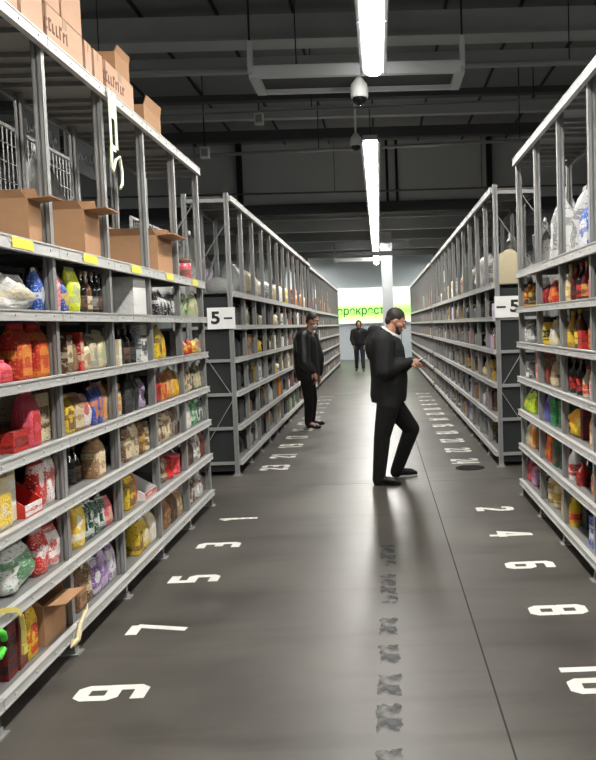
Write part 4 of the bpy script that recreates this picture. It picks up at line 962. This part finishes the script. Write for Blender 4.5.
def face_bits(body, P, M, s=1.0, beard=None):
    for q in (-1, 1):
        mb = MB(); ellipsoid(mb, P(.084, q*.03, .008), (.010*s, .014*s, .008*s), M, 10, 6); mb.build('eye', mat('eye_white', '#d8d4cc', .3), body)
        mb = MB(); capsule(mb, P(.094, q*.014, .033), P(.086, q*.048, .034), .006*s, .005*s, 6); mb.build('eyebrow', HAIR, body)
    mb = MB(); ellipsoid(mb, P(.092, 0, -.062), (.006*s, .024*s, .008*s), M, 10, 6); mb.build('mouth', mat('lips', '#8f5a4c', .5), body)
    if beard:
        mb = MB(); capsule(mb, P(.066, 0, -.100), P(.03, 0, -.106), .026*s, .040*s); capsule(mb, P(.02, .054, -.03), P(.055, .03, -.095), .016*s, .02*s); capsule(mb, P(.02, -.054, -.03), P(.055, -.03, -.095), .016*s, .02*s)
        fuse(mb, 'beard', HAIR, .006*s, body, 2)
def shoe(mb, heel, toe, h=.05, w_=.045):
    heel = Vector(heel); toe = Vector(toe); d = toe-heel
    chain(mb, [(heel+Vector((0, 0, h)), w_*.9), (heel+d*.45+Vector((0, 0, h*.85)), w_*.95), (heel+d*.78+Vector((0, 0, h*.7)), w_*.95), (toe+Vector((0, 0, h*.55)), w_*.62)])
def flatten(o, z):
    for v in o.data.vertices:
        if v.co.z < z: v.co.z = z
# --- man looking at his phone, facing right across the aisle
def man_phone():
    YM = 8.55
    def u(px, py, y=YM): return on(px, py, 1, y)
    hipc = u(389, 398); hN = hipc+Vector((-.01, -.10, 0)); hF = hipc+Vector((.02, .10, 0))
    gN = on(375, 485, 2, 0); gF = on(393, 477, 2, 0)       # heels on the floor
    tN = gN+Vector((.235, -.05, 0)); tF = gF+Vector((.235, .04, 0))
    aN = gN+Vector((.05, 0, .085)); aF = gF+Vector((.045, 0, .09))
    kN = (hN+aN)/2+Vector((-.015, 0, .02)); kF = Vector((u(411, 427, gF.y).x, (hF.y+aF.y)/2, u(411, 427, gF.y).z))
    waist = u(389, 380); chest = u(387, 352); neck = u(389, 331); hc = u(396, 320)
    shN = chest+Vector((-.03, -.19, .11)); shF = chest+Vector((.0, .19, .11))
    elN = u(384, 371, YM-.25); elF = u(395, 372, YM+.22)
    wrN = u(408, 362.5, YM-.12); wrF = u(410, 362, YM+.07)
    fwd = Vector((.80, -.05, -.36)); upv = Vector((.36, 0, .93))
    b_ = MB(); hr = MB()
    P, M = head(b_, hr, hc+Vector((0, 0, -.01)), fwd, upv, 1.0)
    chain(b_, [(hc+Vector((-.03, 0, -.05)), .06), (neck+Vector((0, 0, -.03)), .066), (chest, .13), (waist, .13), (hipc, .13)])
    for sh, el, wr in ((shN, elN, wrN), (shF, elF, wrF)): chain(b_, [(chest+Vector((0, 0, .08)), .07), (sh, .055), (el, .042), (wr, .028)])
    for h_, k_, a_ in ((hN, kN, aN), (hF, kF, aF)): chain(b_, [(h_, .075), (k_, .055), (a_, .03)])
    for a_, t_ in ((aN, tN), (aF, tF)): chain(b_, [(a_+Vector((0, 0, -.02)), .028), (t_+Vector((-.08, 0, .04)), .02)])
    hand(b_, wrN, Vector((.95, .25, .05)), Vector((.0, -.55, .85)), 1, .55)
    hand(b_, wrF, Vector((.95, -.2, .05)), Vector((0, .6, .8)), -1, .6)
    body = fuse(b_, 'person', SKIN, .0075, None, 2)
    tag(body, 'man in black jacket and trousers looking down at a phone in the aisle', 'person')
    face_bits(body, P, M, 1.0, True)
    hb = fuse(hr, 'hair', HAIR, .0075, body, 2)
    j = MB()
    chain(j, [(neck+Vector((-.05, 0, -.05)), .09), (chest+Vector((-.005, 0, .02)), .18), (waist+Vector((.005, 0, .02)), .185), (hipc+Vector((-.005, 0, .02)), .185)])
    for q in (-1, 1):
        chain(j, [(chest+Vector((-.03, q*.07, .06)), .13), (waist+Vector((.0, q*.06, 0)), .145), (hipc+Vector((0, q*.05, .01)), .145)])
    ellipsoid(j, chest+Vector((-.065, 0, .05)), (.155, .22, .2))
    for sh, el, wr in ((shN, elN, wrN), (shF, elF, wrF)): chain(j, [(chest+Vector((-.01, (sh.y-chest.y)*.5, .08)), .10), (sh, .11), (el, .088), (el.lerp(wr, 1.03), .05)])
    chain(j, [(neck+Vector((-.11, -.07, .005)), .055), (neck+Vector((-.15, 0, .0)), .07), (neck+Vector((-.11, .07, .005)), .055)])       # folded hood
    jk = fuse(j, 'jacket', JACK, .012, body, 3)
    z0 = hipc.z-.035
    for v in jk.data.vertices:
        if v.co.z < z0: v.co.z = z0
    cb = MB(); chain(cb, [(neck+Vector((-.055, -.03, .015)), .035), (neck+Vector((.0, -.065, -.02)), .022), (neck+Vector((.075, -.03, -.055)), .02), (neck+Vector((.075, .03, -.055)), .02), (neck+Vector((0, .065, -.02)), .022), (neck+Vector((-.055, .03, .015)), .035), (neck+Vector((-.055, -.03, .015)), .035)]); cb = fuse(cb, 'shirt_collar', COLLAR, .009, body, 2)
    tr = MB()
    for h_, k_, a_ in ((hN, kN, aN), (hF, kF, aF)): chain(tr, [(hipc+Vector((0, (h_.y-hipc.y)*.6, .02)), .145), (h_+Vector((0, 0, -.06)), .118), (k_, .086), (a_+Vector((-.01, 0, -.035)), .066)])
    fuse(tr, 'trousers', TROU, .011, body, 3)
    for g_, t_ in ((gN, tN), (gF, tF)):
        s_ = MB(); shoe(s_, g_+Vector((.04, 0, .012)), t_); capsule(s_, g_+Vector((.05, 0, .04)), g_+Vector((.05, 0, .10)), .045, .042)
        so = fuse(s_, 'shoe', SHOE, .008, body, 2); flatten(so, .012)
        sl = MB(); pts = []
        d = (t_-g_); nrm = Vector((-d.y, d.x, 0)).normalized()
        prof = [(-.02, .0), (-.01, .03), (.1, .038), (.55, .038), (.85, .042), (1.02, .03), (1.1, .0)]
        ring = [g_+d*a+nrm*w_ for a, w_ in prof]+[g_+d*a-nrm*w_ for a, w_ in prof[::-1][1:-1]]
        sl.loft([[(p.x, p.y, .0) for p in ring], [(p.x, p.y, .016) for p in ring]], smooth=False); sl.build('sole', SOLE if g_ is gF else SHOE, body)
    # phone, held between the fingers
    ph = bpy.data.objects.new('phone', None); col.objects.link(ph)
    ph.location = (wrN+wrF)/2+Vector((.105, .0, .015)); ph.rotation_euler = (0, -.35, 0)
    tag(ph, 'black mobile phone held in the hands of the standing man', 'phone')
    MB().box(-.07, .07, -.036, .036, -.004, .004).build('case', INK, ph); MB().box(-.066, .066, -.033, .033, .004, .0048).build('screen', mat('phone_screen', '#11161c', .1), ph)
man_phone()
# --- man in dark jacket beside the left middle rack
def man_shelf():
    YM = 13.35
    def u(px, py, y=YM): return on(px, py, 1, y)
    hipc = u(308, 379); head_c = u(312.5, 321); neck = u(309, 332); chest = u(306.5, 345); waist = u(307, 366)
    g1 = on(306, 428.5, 2, 0); g2 = on(309.5, 425.5, 2, 0); t1 = g1+Vector((.22, -.06, 0)); t2 = g2+Vector((.22, .02, 0))
    h1 = hipc+Vector((-.01, -.09, 0)); h2 = hipc+Vector((.01, .09, 0)); a1 = g1+Vector((.04, 0, .09)); a2 = g2+Vector((.04, 0, .09))
    k1 = (h1+a1)/2+Vector((.02, 0, 0)); k2 = (h2+a2)/2+Vector((.035, 0, 0))
    s1 = chest+Vector((-.04, -.19, .12)); s2 = chest+Vector((.06, .18, .12))
    e1 = u(304, 362, YM-.26); e2 = u(318.5, 358, YM+.16); w1 = u(313, 372, YM-.24); w2 = u(319, 374.5, YM+.16)
    b_ = MB(); hr = MB()
    P, M = head(b_, hr, head_c, Vector((.83, -.35, -.3)), Vector((.3, -.1, .95)), 1.0)
    chain(b_, [(head_c+Vector((-.02, 0, -.05)), .06), (neck, .066), (chest, .13), (waist, .13), (hipc, .13)])
    for s_, e_, w_ in ((s1, e1, w1), (s2, e2, w2)): chain(b_, [(chest+Vector((0, 0, .08)), .07), (s_, .055), (e_, .042), (w_, .028)])
    for h_, k_, a_ in ((h1, k1, a1), (h2, k2, a2)): chain(b_, [(h_, .075), (k_, .055), (a_, .036)])
    for a_, t_ in ((a1, t1), (a2, t2)): chain(b_, [(a_, .034), (t_+Vector((-.06, 0, .045)), .028)])
    hand(b_, w1, Vector((.45, .1, -.85)), Vector((.6, -.6, .3)), 1, .3); hand(b_, w2, Vector((.05, 0, -1)), Vector((.7, .5, 0)), -1, .3)
    body = fuse(b_, 'person', SKIN, .009, None, 2)
    tag(body, 'man in shiny dark jacket and mask standing by the left middle rack', 'person')
    face_bits(body, P, M)
    fuse(hr, 'hair', HAIR, .009, body, 2)
    mk = MB(); ellipsoid(mk, P(.055, 0, -.06), (.05, .06, .05), M); fuse(mk, 'face_mask', mat('mask_white', '#c9cdd0', .7), .008, body, 2)
    j = MB()
    chain(j, [(neck+Vector((-.02, 0, -.03)), .085), (chest+Vector((-.02, 0, .03)), .19), (waist+Vector((-.01, 0, 0)), .2), (hipc+Vector((0, 0, .06)), .19)])
    for q in (-1, 1): chain(j, [(chest+Vector((0, q*.08, .06)), .13), (waist+Vector((0, q*.07, 0)), .14), (hipc+Vector((0, q*.06, .05)), .14)])
    for s_, e_, w_ in ((s1, e1, w1), (s2, e2, w2)): chain(j, [(chest+Vector((0, (s_.y-chest.y)*.5, .08)), .10), (s_, .115), (e_, .095), (e_.lerp(w_, .88), .065)])
    capsule(j, neck+Vector((-.07, .04, .0)), neck+Vector((-.06, -.04, -.02)), .07, .08)
    jk = fuse(j, 'jacket', JACK2, .013, body, 3); z0 = hipc.z-.02
    for v in jk.data.vertices:
        if v.co.z < z0: v.co.z = z0
    tr = MB()
    for h_, k_, a_ in ((h1, k1, a1), (h2, k2, a2)): chain(tr, [(hipc+Vector((0, (h_.y-hipc.y)*.6, .02)), .13), (h_+Vector((0, 0, -.06)), .10), (k_, .078), (a_, .06)])
    fuse(tr, 'trousers', TROU, .012, body, 3)
    for g_, t_ in ((g1, t1), (g2, t2)):
        q = MB(); shoe(q, g_+Vector((.04, 0, .01)), t_); capsule(q, g_+Vector((.045, 0, .04)), g_+Vector((.045, 0, .1)), .045, .042); so = fuse(q, 'shoe', SHOE, .009, body, 2); flatten(so, .0)
man_shelf()
# --- distant person walking
def walker():
    YM = 29.8
    def u(px, py, y=YM): return on(px, py, 1, y)
    top = u(358.5, 321.5); x = top.x; hd = Vector((x, YM, 1.62)); z = lambda dx, dy, zz: Vector((x+dx, YM+dy, zz))
    b_ = MB(); hr = MB(); P, M = head(b_, hr, z(0, -.02, 1.62), Vector((.1, -1, -.1)), Vector((0, 0, 1)))
    chain(b_, [(z(0, 0, 1.58), .06), (z(0, 0, 1.45), .07), (z(0, 0, 1.3), .13), (z(0, 0, 1.0), .13)])
    for q in (-1, 1):
        chain(b_, [(z(q*.06, 0, 1.42), .07), (z(q*.2, 0, 1.4), .055), (z(q*.25, .03*q, 1.12), .042), (z(q*.2, -.12, .9), .028)])
        hand(b_, z(q*.2, -.12, .9), Vector((-.1*q, -.4, -.9)), Vector((q*.8, -.3, .2)), q, .35)
        chain(b_, [(z(q*.09, 0, .92), .075), (z(q*.11, -.06*q, .5), .055), (z(q*.12, -.18*q, .09), .036), (z(q*.13, -.18*q-.12, .045), .028)])
    body = fuse(b_, 'person', SKIN, .012, None, 2); tag(body, 'distant person in dark hooded jacket and jeans walking below the banner', 'person')
    face_bits(body, P, M)
    fuse(hr, 'hair', HAIR, .012, body, 2)
    hd_ = MB(); ellipsoid(hd_, z(0, .03, 1.64), (.11, .1, .14)); fuse(hd_, 'hood', JACK, .014, body, 2)
    j = MB(); chain(j, [(z(0, 0, 1.48), .09), (z(0, 0, 1.3), .165), (z(0, 0, .98), .165)])
    for q in (-1, 1):
        chain(j, [(z(q*.07, 0, 1.36), .13), (z(q*.06, 0, .96), .14)]); chain(j, [(z(q*.1, 0, 1.4), .1), (z(q*.2, 0, 1.38), .09), (z(q*.25, .03*q, 1.12), .078), (z(q*.205, -.1, .94), .055)])
    fuse(j, 'jacket', JACK, .016, body, 3)
    tr = MB()
    for q in (-1, 1): chain(tr, [(z(q*.05, 0, .92), .13), (z(q*.1, 0, .84), .10), (z(q*.11, -.06*q, .5), .078), (z(q*.12, -.18*q, .1), .06)])
    fuse(tr, 'jeans', mat('dark_jeans', '#1b2028', .8), .015, body, 3)
    for q in (-1, 1):
        s_ = MB(); shoe(s_, z(q*.12, -.18*q+.03, .01), z(q*.13, -.18*q-.19, .01)); capsule(s_, z(q*.12, -.18*q, .05), z(q*.12, -.18*q, .1), .045, .042); so = fuse(s_, 'shoe', SHOE, .011, body, 2); flatten(so, 0)
walker()
